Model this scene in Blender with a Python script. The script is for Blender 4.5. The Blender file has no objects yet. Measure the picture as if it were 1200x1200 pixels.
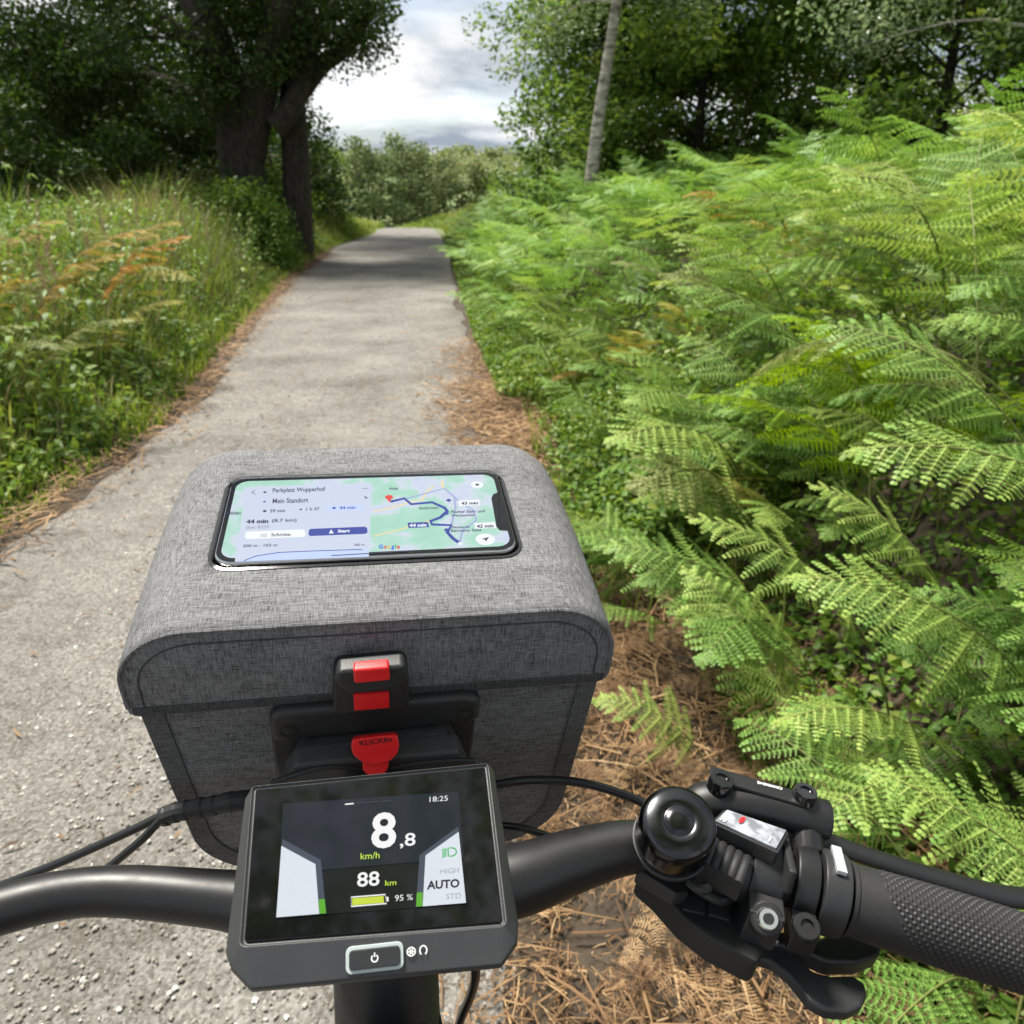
import bpy, bmesh, math, random
import numpy as np
from mathutils import Matrix, Vector
R = math.radians
sc = bpy.context.scene
COL = sc.collection

# ---------------------------------------------------------------- camera
PITCH, CAMH, FPX = 23.1, 1.35, 901.0
cam_d = bpy.data.cameras.new('camera')
cam = bpy.data.objects.new('camera', cam_d); COL.objects.link(cam)
cam.location = (0, 0, CAMH); cam.rotation_euler = (R(90 - PITCH), 0, 0)
cam_d.sensor_width = 36; cam_d.lens = FPX / 1200 * 36
cam_d.clip_start = 0.02; cam_d.clip_end = 3000
cam_d.dof.use_dof = True; cam_d.dof.focus_distance = 0.36; cam_d.dof.aperture_fstop = 20
sc.camera = cam
# ---------------------------------------------------------------- sky, sun, exposure
SUN_EL, SUN_AZ = 66, -45          # degrees; azimuth clockwise from +Y
world = bpy.data.worlds.new('World'); sc.world = world; world.use_nodes = True
wt = world.node_tree; wt.nodes.clear()
def wn(t, **k):
    n = wt.nodes.new(t)
    for a, b in k.items(): setattr(n, a, b)
    return n
sky = wn('ShaderNodeTexSky', sky_type='NISHITA', sun_disc=False)
sky.sun_elevation = R(SUN_EL); sky.sun_rotation = R(SUN_AZ)
b1 = wn('ShaderNodeBackground'); b1.inputs[1].default_value = 0.09
wt.links.new(sky.outputs[0], b1.inputs[0])
tc = wn('ShaderNodeTexCoord'); sx = wn('ShaderNodeSeparateXYZ'); wt.links.new(tc.outputs['Generated'], sx.inputs[0])
mz = wn('ShaderNodeMath', operation='MAXIMUM'); mz.inputs[1].default_value = 0.0; wt.links.new(sx.outputs[2], mz.inputs[0])
az = wn('ShaderNodeMath', operation='ADD'); az.inputs[1].default_value = 0.16; wt.links.new(mz.outputs[0], az.inputs[0])
dx = wn('ShaderNodeMath', operation='DIVIDE'); dy = wn('ShaderNodeMath', operation='DIVIDE')
wt.links.new(sx.outputs[0], dx.inputs[0]); wt.links.new(az.outputs[0], dx.inputs[1])
wt.links.new(sx.outputs[1], dy.inputs[0]); wt.links.new(az.outputs[0], dy.inputs[1])
cx = wn('ShaderNodeCombineXYZ'); wt.links.new(dx.outputs[0], cx.inputs[0]); wt.links.new(dy.outputs[0], cx.inputs[1])
n1 = wn('ShaderNodeTexNoise'); n1.inputs['Scale'].default_value = 1.1; n1.inputs['Detail'].default_value = 9; n1.inputs['Roughness'].default_value = 0.55
n1.inputs['Distortion'].default_value = 0.3
n2 = wn('ShaderNodeTexNoise'); n2.inputs['Scale'].default_value = 0.8; n2.inputs['Detail'].default_value = 8
off = wn('ShaderNodeVectorMath', operation='ADD'); off.inputs[1].default_value = (3.7, 8.2, 1.0)
wt.links.new(cx.outputs[0], off.inputs[0]); wt.links.new(off.outputs[0], n1.inputs['Vector'])
off2 = wn('ShaderNodeVectorMath', operation='ADD'); off2.inputs[1].default_value = (13.1, 2.6, 5.0)
wt.links.new(cx.outputs[0], off2.inputs[0]); wt.links.new(off2.outputs[0], n2.inputs['Vector'])
rc = wn('ShaderNodeValToRGB'); wt.links.new(n1.outputs[0], rc.inputs[0])      # cloud tone
rc.color_ramp.elements[0].position = 0.40; rc.color_ramp.elements[0].color = (0.34, 0.39, 0.47, 1)
rc.color_ramp.elements[1].position = 0.58; rc.color_ramp.elements[1].color = (0.95, 0.955, 0.95, 1)
e = rc.color_ramp.elements.new(0.48); e.color = (0.62, 0.66, 0.71, 1)
rf = wn('ShaderNodeValToRGB'); wt.links.new(n2.outputs[0], rf.inputs[0])      # cloud cover
rf.color_ramp.elements[0].position = 0.36; rf.color_ramp.elements[0].color = (0.55, 0.55, 0.55, 1)
rf.color_ramp.elements[1].position = 0.50; rf.color_ramp.elements[1].color = (1, 1, 1, 1)
b2 = wn('ShaderNodeBackground'); b2.inputs[1].default_value = 0.58; wt.links.new(rc.outputs[0], b2.inputs[0])
mx = wn('ShaderNodeMixShader'); wt.links.new(rf.outputs[0], mx.inputs[0]); wt.links.new(b1.outputs[0], mx.inputs[1]); wt.links.new(b2.outputs[0], mx.inputs[2])
wo = wn('ShaderNodeOutputWorld'); wt.links.new(mx.outputs[0], wo.inputs[0])
sun_d = bpy.data.lights.new('sun', 'SUN'); sun_d.energy = 4.2; sun_d.angle = R(13); sun_d.color = (1.0, 0.95, 0.86)
sun = bpy.data.objects.new('sun', sun_d); COL.objects.link(sun)
sdir = Vector((math.sin(R(SUN_AZ)) * math.cos(R(SUN_EL)), math.cos(R(SUN_AZ)) * math.cos(R(SUN_EL)), math.sin(R(SUN_EL))))
sun.rotation_euler = sdir.to_track_quat('Z', 'Y').to_euler()
sc.view_settings.view_transform = 'Standard'; sc.view_settings.look = 'None'
sc.view_settings.exposure = 0.98; sc.view_settings.gamma = 1; sc.view_settings.use_curve_mapping = False

# ---------------------------------------------------------------- frames and pixels
TH = R(PITCH)
CM = np.array([[1, 0, 0], [0, math.sin(TH), math.cos(TH)], [0, math.cos(TH), -math.sin(TH)]]).T
CH = np.array([0, 0, CAMH])
def ray(px, py): return CM @ np.array([(px - 600) / FPX, (600 - py) / FPX, 1.0])
def at(px, py, d): return CH + d * ray(px, py)              # point at axial depth d
def atY(px, py, Y):                                          # point at world distance Y
    r = ray(px, py); return CH + r * (Y / r[1])
def frame(yaw, tilt, roll, o):
    m = Matrix.Rotation(R(yaw), 4, 'Z') @ Matrix.Rotation(R(roll), 4, 'Y') @ Matrix.Rotation(R(tilt), 4, 'X')
    m.translation = Vector(o); return m
def loc(M, w): return np.array(M.inverted() @ Vector(w))
def hit(M, px, py, ax=2, val=0.0):
    Mi = M.inverted(); c = np.array(Mi @ Vector(CH)); d = np.array(Mi.to_3x3() @ Vector(ray(px, py)))
    return c + (val - c[ax]) / d[ax] * d

# ---------------------------------------------------------------- mesh helpers
MW = {}                                                     # world matrix of each object
def link(o, parent=None, M=None):
    COL.objects.link(o)
    M = M.copy() if M is not None else Matrix.Identity(4)
    if parent is not None:
        o.parent = parent
        o.matrix_basis = MW[parent.name].inverted() @ M
    else:
        o.matrix_basis = M
    MW[o.name] = M
    return o
def tag(o, label=None, cat=None, group=None, kind=None):
    if label: o['label'] = label
    if cat: o['category'] = cat
    if group: o['group'] = group
    if kind: o['kind'] = kind
    return o
def empty(name, M, label=None, cat=None, group=None):
    o = bpy.data.objects.new(name, None); o.empty_display_size = 0.05
    link(o, None, M); return tag(o, label, cat, group)

class MB:
    def __init__(s): s.v = []; s.f = []
    def add(s, vs, fs):
        n = len(s.v); s.v += [tuple(map(float, p)) for p in vs]; s.f += [tuple(i + n for i in f) for f in fs]; return s
    def box(s, c, d, M=None):
        c = Vector(c); d = Vector(d) / 2
        vs = [Vector((x * d.x, y * d.y, z * d.z)) for x in (-1, 1) for y in (-1, 1) for z in (-1, 1)]
        if M is not None: vs = [M @ p for p in vs]
        return s.add([p + c for p in vs], [(0, 1, 3, 2), (4, 6, 7, 5), (0, 4, 5, 1), (2, 3, 7, 6), (0, 2, 6, 4), (1, 5, 7, 3)])
    def loft(s, rings, cap=True):
        n = len(rings[0]); vs = [p for r in rings for p in r]; fs = []
        for i in range(len(rings) - 1):
            for j in range(n):
                k = (j + 1) % n
                fs.append((i * n + j, i * n + k, (i + 1) * n + k, (i + 1) * n + j))
        if cap:
            fs.append(tuple(range(n - 1, -1, -1))); m = (len(rings) - 1) * n; fs.append(tuple(range(m, m + n)))
        return s.add(vs, fs)
    def prism(s, poly, axis, a, b):
        # poly: list of 3-vectors; axis: vector; a,b offsets along the axis
        ax = np.array(axis, float)
        return s.loft([[np.array(p) + ax * a for p in poly], [np.array(p) + ax * b for p in poly]])
    def tube(s, path, rad, seg=12, cap=True, flat=1.0):
        P = [Vector(p) for p in path]; n = len(P)
        if not hasattr(rad, '__len__'): rad = [rad] * n
        t0 = (P[1] - P[0]).normalized(); up = Vector((0, 0, 1)) if abs(t0.z) < 0.9 else Vector((0, 1, 0))
        u = t0.cross(up).normalized(); rings = []
        for i in range(n):
            t = (P[min(i + 1, n - 1)] - P[max(i - 1, 0)]).normalized()
            u = (u - t * u.dot(t)).normalized(); w = t.cross(u)
            rings.append([P[i] + rad[i] * (u * math.cos(2 * math.pi * k / seg) + w * flat * math.sin(2 * math.pi * k / seg)) for k in range(seg)])
        return s.loft(rings, cap)
    def lathe(s, prof, M, seg=32):
        # prof: (r, z) from bottom to top, M: frame whose z is the axis
        rings = [[M @ Vector((max(r, 1e-5) * math.cos(2 * math.pi * k / seg), max(r, 1e-5) * math.sin(2 * math.pi * k / seg), z)) for k in range(seg)] for r, z in prof]
        return s.loft(rings, True)
    def build(s, name, mat, parent=None, M=None, bevel=0, seg=2, smooth=40, weld=1e-6):
        me = bpy.data.meshes.new(name)
        bm = bmesh.new(); vs = [bm.verts.new(p) for p in s.v]
        for f in s.f:
            try: bm.faces.new([vs[i] for i in f])
            except ValueError: pass
        bmesh.ops.remove_doubles(bm, verts=bm.verts, dist=weld)
        bmesh.ops.recalc_face_normals(bm, faces=bm.faces)
        if bevel:
            es = [e for e in bm.edges if len(e.link_faces) == 2 and e.calc_face_angle(0) > R(28)]
            bmesh.ops.bevel(bm, geom=es, offset=bevel, segments=seg, affect='EDGES', profile=0.5, clamp_overlap=True)
        bm.to_mesh(me); bm.free()
        if smooth:
            me.polygons.foreach_set('use_smooth', [True] * len(me.polygons)); me.set_sharp_from_angle(angle=R(smooth))
        me.materials.append(mat)
        o = bpy.data.objects.new(name, me)
        if bevel and smooth: w_ = o.modifiers.new('normals', 'WEIGHTED_NORMAL'); w_.keep_sharp = True; w_.weight = 90
        return link(o, parent, M)
def spline(pts, n=8):
    P = [Vector(p) for p in pts]; out = []
    for i in range(len(P) - 1):
        a, b, c, d = P[max(i - 1, 0)], P[i], P[i + 1], P[min(i + 2, len(P) - 1)]
        for k in range(n):
            t = k / n
            out.append(0.5 * ((2 * b) + (c - a) * t + (2 * a - 5 * b + 4 * c - d) * t * t + (3 * b - a - 3 * c + d) * t ** 3))
    out.append(P[-1]); return out
def lerp_list(vals, n=8):
    out = []
    for a, b in zip(vals[:-1], vals[1:]): out += [a + (b - a) * k / n for k in range(n)]
    return out + [vals[-1]]
def rrect(w, h, r, n=6, cx=0, cy=0):
    out = []
    for sx_, sy_, a0 in ((1, 1, 0), (-1, 1, 90), (-1, -1, 180), (1, -1, 270)):
        for k in range(n + 1):
            a = R(a0 + 90 * k / n); out.append((cx + sx_ * (w / 2 - r) + r * math.cos(a), cy + sy_ * (h / 2 - r) + r * math.sin(a)))
    return out
def np_mesh(name, V, T, attr=None, smooth=False):
    V = np.ascontiguousarray(V, dtype=np.float32); T = np.ascontiguousarray(T, dtype=np.int32)
    me = bpy.data.meshes.new(name)
    me.vertices.add(len(V)); me.vertices.foreach_set('co', V.ravel())
    me.loops.add(T.size); me.loops.foreach_set('vertex_index', T.ravel())
    me.polygons.add(len(T)); me.polygons.foreach_set('loop_start', np.arange(0, T.size, T.shape[1], dtype=np.int32))
    me.polygons.foreach_set('loop_total', np.full(len(T), T.shape[1], dtype=np.int32))
    if smooth: me.polygons.foreach_set('use_smooth', np.ones(len(T), dtype=bool))
    if attr is not None:
        a = me.attributes.new('v', 'FLOAT', 'POINT'); a.data.foreach_set('value', np.ascontiguousarray(attr, dtype=np.float32))
    me.update(calc_edges=True); return me
def np_obj(name, me, mat, parent=None, M=None):
    if not me.materials: me.materials.append(mat)
    return link(bpy.data.objects.new(name, me), parent, M)
def join(parts):
    V = []; T = []; A = []; n = 0
    for v, t, a in parts:
        V.append(v); T.append(t + n); A.append(a); n += len(v)
    return np.concatenate(V), np.concatenate(T), np.concatenate(A)

# ---------------------------------------------------------------- materials
def newmat(name):
    m = bpy.data.materials.new(name); m.use_nodes = True; nt = m.node_tree; nt.nodes.clear()
    out = nt.nodes.new('ShaderNodeOutputMaterial'); p = nt.nodes.new('ShaderNodeBsdfPrincipled')
    nt.links.new(p.outputs[0], out.inputs[0]); return m, nt, p, out
def nd(nt, t, **k):
    n = nt.nodes.new(t)
    for a, b in k.items():
        if a in n.inputs: n.inputs[a].default_value = b
        else: setattr(n, a, b)
    return n
def ramp(nt, src, stops):
    r = nt.nodes.new('ShaderNodeValToRGB'); nt.links.new(src, r.inputs[0])
    el = r.color_ramp.elements
    while len(el) < len(stops): el.new(0.5)
    for e_, (p, c) in zip(el, stops): e_.position = p; e_.color = (*c, 1)
    return r.outputs[0]
def coords(nt, scale=(1, 1, 1), kind='Object'):
    t = nd(nt, 'ShaderNodeTexCoord'); m = nd(nt, 'ShaderNodeMapping'); m.inputs['Scale'].default_value = scale
    nt.links.new(t.outputs[kind], m.inputs[0]); return m.outputs[0]
def noise(nt, vec, scale, detail=4, rough=0.5):
    n = nd(nt, 'ShaderNodeTexNoise'); n.inputs['Scale'].default_value = scale; n.inputs['Detail'].default_value = detail
    n.inputs['Roughness'].default_value = rough
    if vec is not None: nt.links.new(vec, n.inputs['Vector'])
    return n.outputs[0]
def bump(nt, p, h, strength, dist):
    b = nd(nt, 'ShaderNodeBump'); b.inputs['Strength'].default_value = strength; b.inputs['Distance'].default_value = dist
    nt.links.new(h, b.inputs['Height']); nt.links.new(b.outputs[0], p.inputs['Normal'])
def plastic(name, col, rough, grain=0.0, gscale=2500, coat=0, metallic=0, dust=0.15):
    m, nt, p, out = newmat(name)
    v = coords(nt); n = noise(nt, v, 60, 5, 0.65)
    p.inputs['Metallic'].default_value = metallic
    c2 = tuple(min(1, c * (1 + dust) + 0.004 * dust) for c in col)
    nt.links.new(ramp(nt, n, [(0.35, col), (0.75, c2)]), p.inputs['Base Color'])
    nt.links.new(ramp(nt, n, [(0.3, (rough * 0.88,) * 3), (0.7, (min(1, rough * 1.12),) * 3)]), p.inputs['Roughness'])
    if coat: p.inputs['Coat Weight'].default_value = coat; p.inputs['Coat Roughness'].default_value = 0.05
    if grain: bump(nt, p, noise(nt, v, gscale, 2), grain, 0.0004)
    return m
def emit(name, col, strength, gloss=0.08, base=0.004):
    m, nt, p, out = newmat(name); p.inputs['Specular IOR Level'].default_value = 0.32
    v = coords(nt); n = noise(nt, v, 900, 2)
    p.inputs['Base Color'].default_value = (base, base, base, 1); p.inputs['Roughness'].default_value = gloss
    c2 = tuple(c * 0.96 for c in col)
    nt.links.new(ramp(nt, n, [(0.3, c2), (0.7, col)]), p.inputs['Emission Color']); p.inputs['Emission Strength'].default_value = strength
    return m
BLACK = plastic('satin_black_paint', (0.009, 0.009, 0.010), 0.44, 0.05, 1800)
PLAST = plastic('black_textured_plastic', (0.022, 0.0225, 0.024), 0.46, 0.25, 2200)
PLAST2 = plastic('matt_black_plastic', (0.013, 0.0135, 0.0145), 0.52, 0.3, 1500)
HOUSE = plastic('dark_grey_housing', (0.040, 0.041, 0.043), 0.42, 0.22, 3000)
GLOSSB = plastic('gloss_black_lacquer', (0.006, 0.006, 0.007), 0.10, 0.0, coat=0.6)
BELLC = plastic('black_enamel', (0.055, 0.056, 0.06), 0.2, 0.0, metallic=1)
RUBBER = plastic('black_rubber', (0.016, 0.016, 0.017), 0.62, 0.3, 1400)
CABLE = plastic('cable_sheath', (0.012, 0.012, 0.013), 0.30)
RED = plastic('red_plastic', (0.80, 0.016, 0.020), 0.33, 0.06, 900)
STEEL = plastic('polished_steel', (0.80, 0.80, 0.78), 0.26, 0, metallic=1)
ALU = plastic('brushed_aluminium', (0.62, 0.64, 0.67), 0.42, 0, metallic=0.6)
SILVER = plastic('phone_steel_rim', (0.55, 0.55, 0.56), 0.22, 0, metallic=1)
GLASSB = plastic('black_display_glass', (0.003, 0.003, 0.004), 0.05)
GLASSB.node_tree.nodes['Principled BSDF'].inputs['Specular IOR Level'].default_value = 0.36
DARKINK = plastic('dark_ink', (0.03, 0.004, 0.006), 0.5)
WHITEINK = plastic('white_ink', (0.75, 0.76, 0.76), 0.5)
TYRE = plastic('tyre_rubber', (0.02, 0.02, 0.02), 0.75, 0.3, 900)

def fabric_mat(name, dark, light, sc_=1.0):
    m, nt, p, out = newmat(name)
    a = noise(nt, coords(nt, (180 * sc_, 2600 * sc_, 2600 * sc_)), 1, 2, 0.6)
    b = noise(nt, coords(nt, (2600 * sc_, 240 * sc_, 240 * sc_)), 1, 2, 0.6)
    c = noise(nt, coords(nt, (26, 90, 90)), 1, 4, 0.6)
    mm = nd(nt, 'ShaderNodeMath', operation='ADD'); nt.links.new(a, mm.inputs[0]); nt.links.new(b, mm.inputs[1])
    m2 = nd(nt, 'ShaderNodeMath', operation='MULTIPLY_ADD'); nt.links.new(c, m2.inputs[0]); m2.inputs[1].default_value = 0.35; nt.links.new(mm.outputs[0], m2.inputs[2])
    m3 = nd(nt, 'ShaderNodeMath', operation='MULTIPLY'); nt.links.new(m2.outputs[0], m3.inputs[0]); m3.inputs[1].default_value = 0.43
    mid = tuple((x + y) / 2 for x, y in zip(dark, light))
    nt.links.new(ramp(nt, m3.outputs[0], [(0.36, dark), (0.50, mid), (0.66, light)]), p.inputs['Base Color'])
    p.inputs['Roughness'].default_value = 0.85; p.inputs['Specular IOR Level'].default_value = 0.25
    lo = noise(nt, coords(nt), 16, 3, .5); hh = nd(nt, 'ShaderNodeMath', operation='MULTIPLY_ADD'); nt.links.new(lo, hh.inputs[0]); hh.inputs[1].default_value = 4.0; nt.links.new(m3.outputs[0], hh.inputs[2])
    bump(nt, p, hh.outputs[0], 0.5, 0.0006)
    return m
FAB = fabric_mat('grey_heather_fabric', (0.030, 0.030, 0.032), (0.26, 0.26, 0.267), 0.75)
TRIM = fabric_mat('dark_binding_tape', (0.022, 0.022, 0.023), (0.10, 0.10, 0.102), 0.8)

def leaf_mat(name, stops, trans=0.35, rough=0.5, rnd=0.25):
    m, nt, p, out = newmat(name)
    at_ = nd(nt, 'ShaderNodeAttribute', attribute_name='v')
    oi = nd(nt, 'ShaderNodeObjectInfo')
    n = noise(nt, coords(nt, kind='Object'), 3.0, 3)
    ma = nd(nt, 'ShaderNodeMath', operation='MULTIPLY_ADD'); nt.links.new(oi.outputs['Random'], ma.inputs[0]); ma.inputs[1].default_value = rnd; nt.links.new(at_.outputs['Fac'], ma.inputs[2])
    mb = nd(nt, 'ShaderNodeMath', operation='MULTIPLY_ADD'); nt.links.new(n, mb.inputs[0]); mb.inputs[1].default_value = 0.5; nt.links.new(ma.outputs[0], mb.inputs[2])
    mc = nd(nt, 'ShaderNodeMath', operation='SUBTRACT'); nt.links.new(mb.outputs[0], mc.inputs[0]); mc.inputs[1].default_value = 0.25 + rnd / 2
    c = ramp(nt, mc.outputs[0], stops)
    nt.links.new(c, p.inputs['Base Color']); p.inputs['Roughness'].default_value = rough; p.inputs['Specular IOR Level'].default_value = 0.35
    tr = nd(nt, 'ShaderNodeBsdfTranslucent')
    hs = nd(nt, 'ShaderNodeHueSaturation'); hs.inputs['Hue'].default_value = 0.485; hs.inputs['Saturation'].default_value = 1.1; hs.inputs['Value'].default_value = 1.25
    nt.links.new(c, hs.inputs['Color']); nt.links.new(hs.outputs[0], tr.inputs[0])
    mx_ = nd(nt, 'ShaderNodeMixShader'); mx_.inputs[0].default_value = trans
    nt.links.new(p.outputs[0], mx_.inputs[1]); nt.links.new(tr.outputs[0], mx_.inputs[2]); nt.links.new(mx_.outputs[0], out.inputs[0])
    return m
FERN = leaf_mat('bracken_leaf', [(0.0, (0.115, 0.235, 0.04)), (0.35, (0.215, 0.385, 0.085)), (0.7, (0.31, 0.45, 0.10)), (1.0, (0.47, 0.55, 0.15))], 0.34, 0.5, 0.6)
FERNY = leaf_mat('pale_bracken_leaf', [(0.0, (0.17, 0.22, 0.06)), (0.6, (0.32, 0.36, 0.13)), (1.0, (0.42, 0.40, 0.16))], 0.3, 0.5)
FERNL = leaf_mat('lime_bracken_leaf', [(0.0, (0.16, 0.30, 0.02)), (0.5, (0.27, 0.44, 0.03)), (1.0, (0.42, 0.54, 0.06))], 0.42, 0.5, 0.4)
FERNO = leaf_mat('autumn_bracken_leaf', [(0.0, (0.24, 0.28, 0.05)), (0.5, (0.46, 0.38, 0.09)), (1.0, (0.52, 0.24, 0.08))], 0.35, 0.55, 0.6)
FERNST = leaf_mat('bracken_stalk', [(0.0, (0.10, 0.15, 0.035)), (1.0, (0.25, 0.25, 0.08))], 0.0, 0.5)
COVER = leaf_mat('ground_cover_leaf', [(0.0, (0.045, 0.105, 0.014)), (0.5, (0.12, 0.225, 0.032)), (1.0, (0.30, 0.36, 0.065))], 0.36, 0.5, 0)
GRASS = leaf_mat('grass_blade', [(0.0, (0.06, 0.125, 0.018)), (0.45, (0.20, 0.29, 0.045)), (0.8, (0.30, 0.36, 0.075)), (1.0, (0.38, 0.34, 0.14))], 0.35, 0.5, 0)
NETTLE = leaf_mat('nettle_leaf', [(0.0, (0.055, 0.125, 0.022)), (0.5, (0.16, 0.275, 0.05)), (1.0, (0.30, 0.37, 0.085))], 0.35, 0.5)
STRAW = leaf_mat('dead_bracken_straw', [(0.0, (0.045, 0.025, 0.012)), (0.4, (0.15, 0.080, 0.036)), (0.75, (0.29, 0.175, 0.082)), (1.0, (0.44, 0.30, 0.16))], 0.05, 0.7, 0)
SEED = leaf_mat('dry_seed_head', [(0.0, (0.20, 0.15, 0.08)), (1.0, (0.36, 0.30, 0.18))], 0.2, 0.7)
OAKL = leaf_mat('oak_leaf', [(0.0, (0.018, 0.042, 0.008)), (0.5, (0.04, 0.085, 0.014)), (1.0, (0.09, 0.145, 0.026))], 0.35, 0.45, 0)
TREEL = leaf_mat('broadleaf_leaf', [(0.0, (0.026, 0.065, 0.012)), (0.5, (0.135, 0.24, 0.045)), (1.0, (0.28, 0.37, 0.08))], 0.45, 0.45, 0.35)
BIRCHL = leaf_mat('birch_leaf', [(0.0, (0.09, 0.15, 0.06)), (0.5, (0.19, 0.27, 0.13)), (1.0, (0.34, 0.40, 0.23))], 0.42, 0.35, 0.2)
BUSHL = leaf_mat('bright_bush_leaf', [(0.0, (0.06, 0.13, 0.02)), (0.5, (0.13, 0.235, 0.035)), (1.0, (0.24, 0.33, 0.06))], 0.4, 0.5, 0.3)
FARL = leaf_mat('far_tree_leaf', [(0.0, (0.12, 0.17, 0.07)), (0.5, (0.22, 0.275, 0.11)), (1.0, (0.34, 0.36, 0.17))], 0.25, 0.7, 0.6)
def bark_mat(name, a, b, sc_=(6, 6, 1.5), scale=4, bs=0.8):
    m, nt, p, out = newmat(name); n = noise(nt, coords(nt, sc_), scale, 6, 0.7)
    nt.links.new(ramp(nt, n, [(0.35, a), (0.65, b)]), p.inputs['Base Color']); p.inputs['Roughness'].default_value = 0.9
    bump(nt, p, n, bs, 0.05); return m
BARK = bark_mat('oak_bark', (0.016, 0.013, 0.010), (0.07, 0.058, 0.042), (7, 7, 1.6), 3, 1.0)
BARKB = bark_mat('birch_bark', (0.07, 0.062, 0.055), (0.68, 0.63, 0.55), (1.5, 1.5, 6), 3, 0.5)
PEBBLE = leaf_mat('pebble_stone', [(0.0, (0.17, 0.155, 0.135)), (0.5, (0.25, 0.23, 0.20)), (0.9, (0.46, 0.43, 0.38)), (1.0, (0.62, 0.60, 0.57))], 0, 0.8, 0)

def gravel():
    m, nt, p, out = newmat('fine_gravel'); v = coords(nt)
    vo = nd(nt, 'ShaderNodeTexVoronoi'); vo.inputs['Scale'].default_value = 150; nt.links.new(v, vo.inputs['Vector'])
    vo2 = nd(nt, 'ShaderNodeTexVoronoi'); vo2.inputs['Scale'].default_value = 60; nt.links.new(v, vo2.inputs['Vector'])
    bw = nd(nt, 'ShaderNodeRGBToBW'); nt.links.new(vo.outputs['Color'], bw.inputs[0])
    n0 = noise(nt, v, 1.3, 5, 0.6); n3 = noise(nt, v, 420, 3, 0.7)
    s = nd(nt, 'ShaderNodeMath', operation='ADD'); nt.links.new(bw.outputs[0], s.inputs[0]); nt.links.new(n3, s.inputs[1])
    s2 = nd(nt, 'ShaderNodeMath', operation='MULTIPLY'); nt.links.new(s.outputs[0], s2.inputs[0]); s2.inputs[1].default_value = 0.5
    c = ramp(nt, s2.outputs[0], [(0.25, (0.075, 0.068, 0.058)), (0.5, (0.170, 0.160, 0.145)), (0.68, (0.245, 0.235, 0.22)), (0.85, (0.38, 0.37, 0.355))])
    n9 = noise(nt, v, 14, 6, 0.75); nm = nd(nt, 'ShaderNodeMath', operation='MULTIPLY_ADD'); nt.links.new(n9, nm.inputs[0]); nm.inputs[1].default_value = .6; nt.links.new(n0, nm.inputs[2])
    t = ramp(nt, nm.outputs[0], [(0.58, (0.52, 0.48, 0.43)), (0.78, (0.93, 0.92, 0.90)), (1.0, (1.28, 1.27, 1.25))])
    mm = nd(nt, 'ShaderNodeMix', data_type='RGBA', blend_type='MULTIPLY'); mm.inputs[0].default_value = 1
    nt.links.new(c, mm.inputs[6]); nt.links.new(t, mm.inputs[7]); nt.links.new(mm.outputs[2], p.inputs['Base Color'])
    p.inputs['Roughness'].default_value = 0.9
    h = nd(nt, 'ShaderNodeMath', operation='MULTIPLY_ADD'); nt.links.new(vo.outputs['Distance'], h.inputs[0]); h.inputs[1].default_value = -1.0
    h2 = nd(nt, 'ShaderNodeMath', operation='MULTIPLY'); nt.links.new(vo2.outputs['Distance'], h2.inputs[0]); h2.inputs[1].default_value = -0.35
    nt.links.new(h2.outputs[0], h.inputs[2]); bump(nt, p, h.outputs[0], 0.55, 0.004)
    return m
GRAVEL = gravel()
def soil():
    m, nt, p, out = newmat('soil_and_meadow'); v = coords(nt)
    n = noise(nt, v, 9, 6, 0.7); nf = noise(nt, v, 130, 4, 0.7)
    c1 = ramp(nt, n, [(0.3, (0.030, 0.023, 0.016)), (0.55, (0.07, 0.052, 0.035)), (0.75, (0.13, 0.095, 0.06))])
    c2 = ramp(nt, noise(nt, v, 0.15, 5), [(0.3, (0.07, 0.12, 0.03)), (0.7, (0.16, 0.21, 0.06))])
    sp = nd(nt, 'ShaderNodeSeparateXYZ'); nt.links.new(v, sp.inputs[0])
    mr = nd(nt, 'ShaderNodeMapRange'); nt.links.new(sp.outputs[1], mr.inputs[0]); mr.inputs[1].default_value = 18; mr.inputs[2].default_value = 28
    mm = nd(nt, 'ShaderNodeMix', data_type='RGBA'); nt.links.new(mr.outputs[0], mm.inputs[0]); nt.links.new(c1, mm.inputs[6]); nt.links.new(c2, mm.inputs[7])
    nt.links.new(mm.outputs[2], p.inputs['Base Color']); p.inputs['Roughness'].default_value = 0.95
    bump(nt, p, nf, 0.7, 0.01); return m
SOIL = soil()

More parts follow.
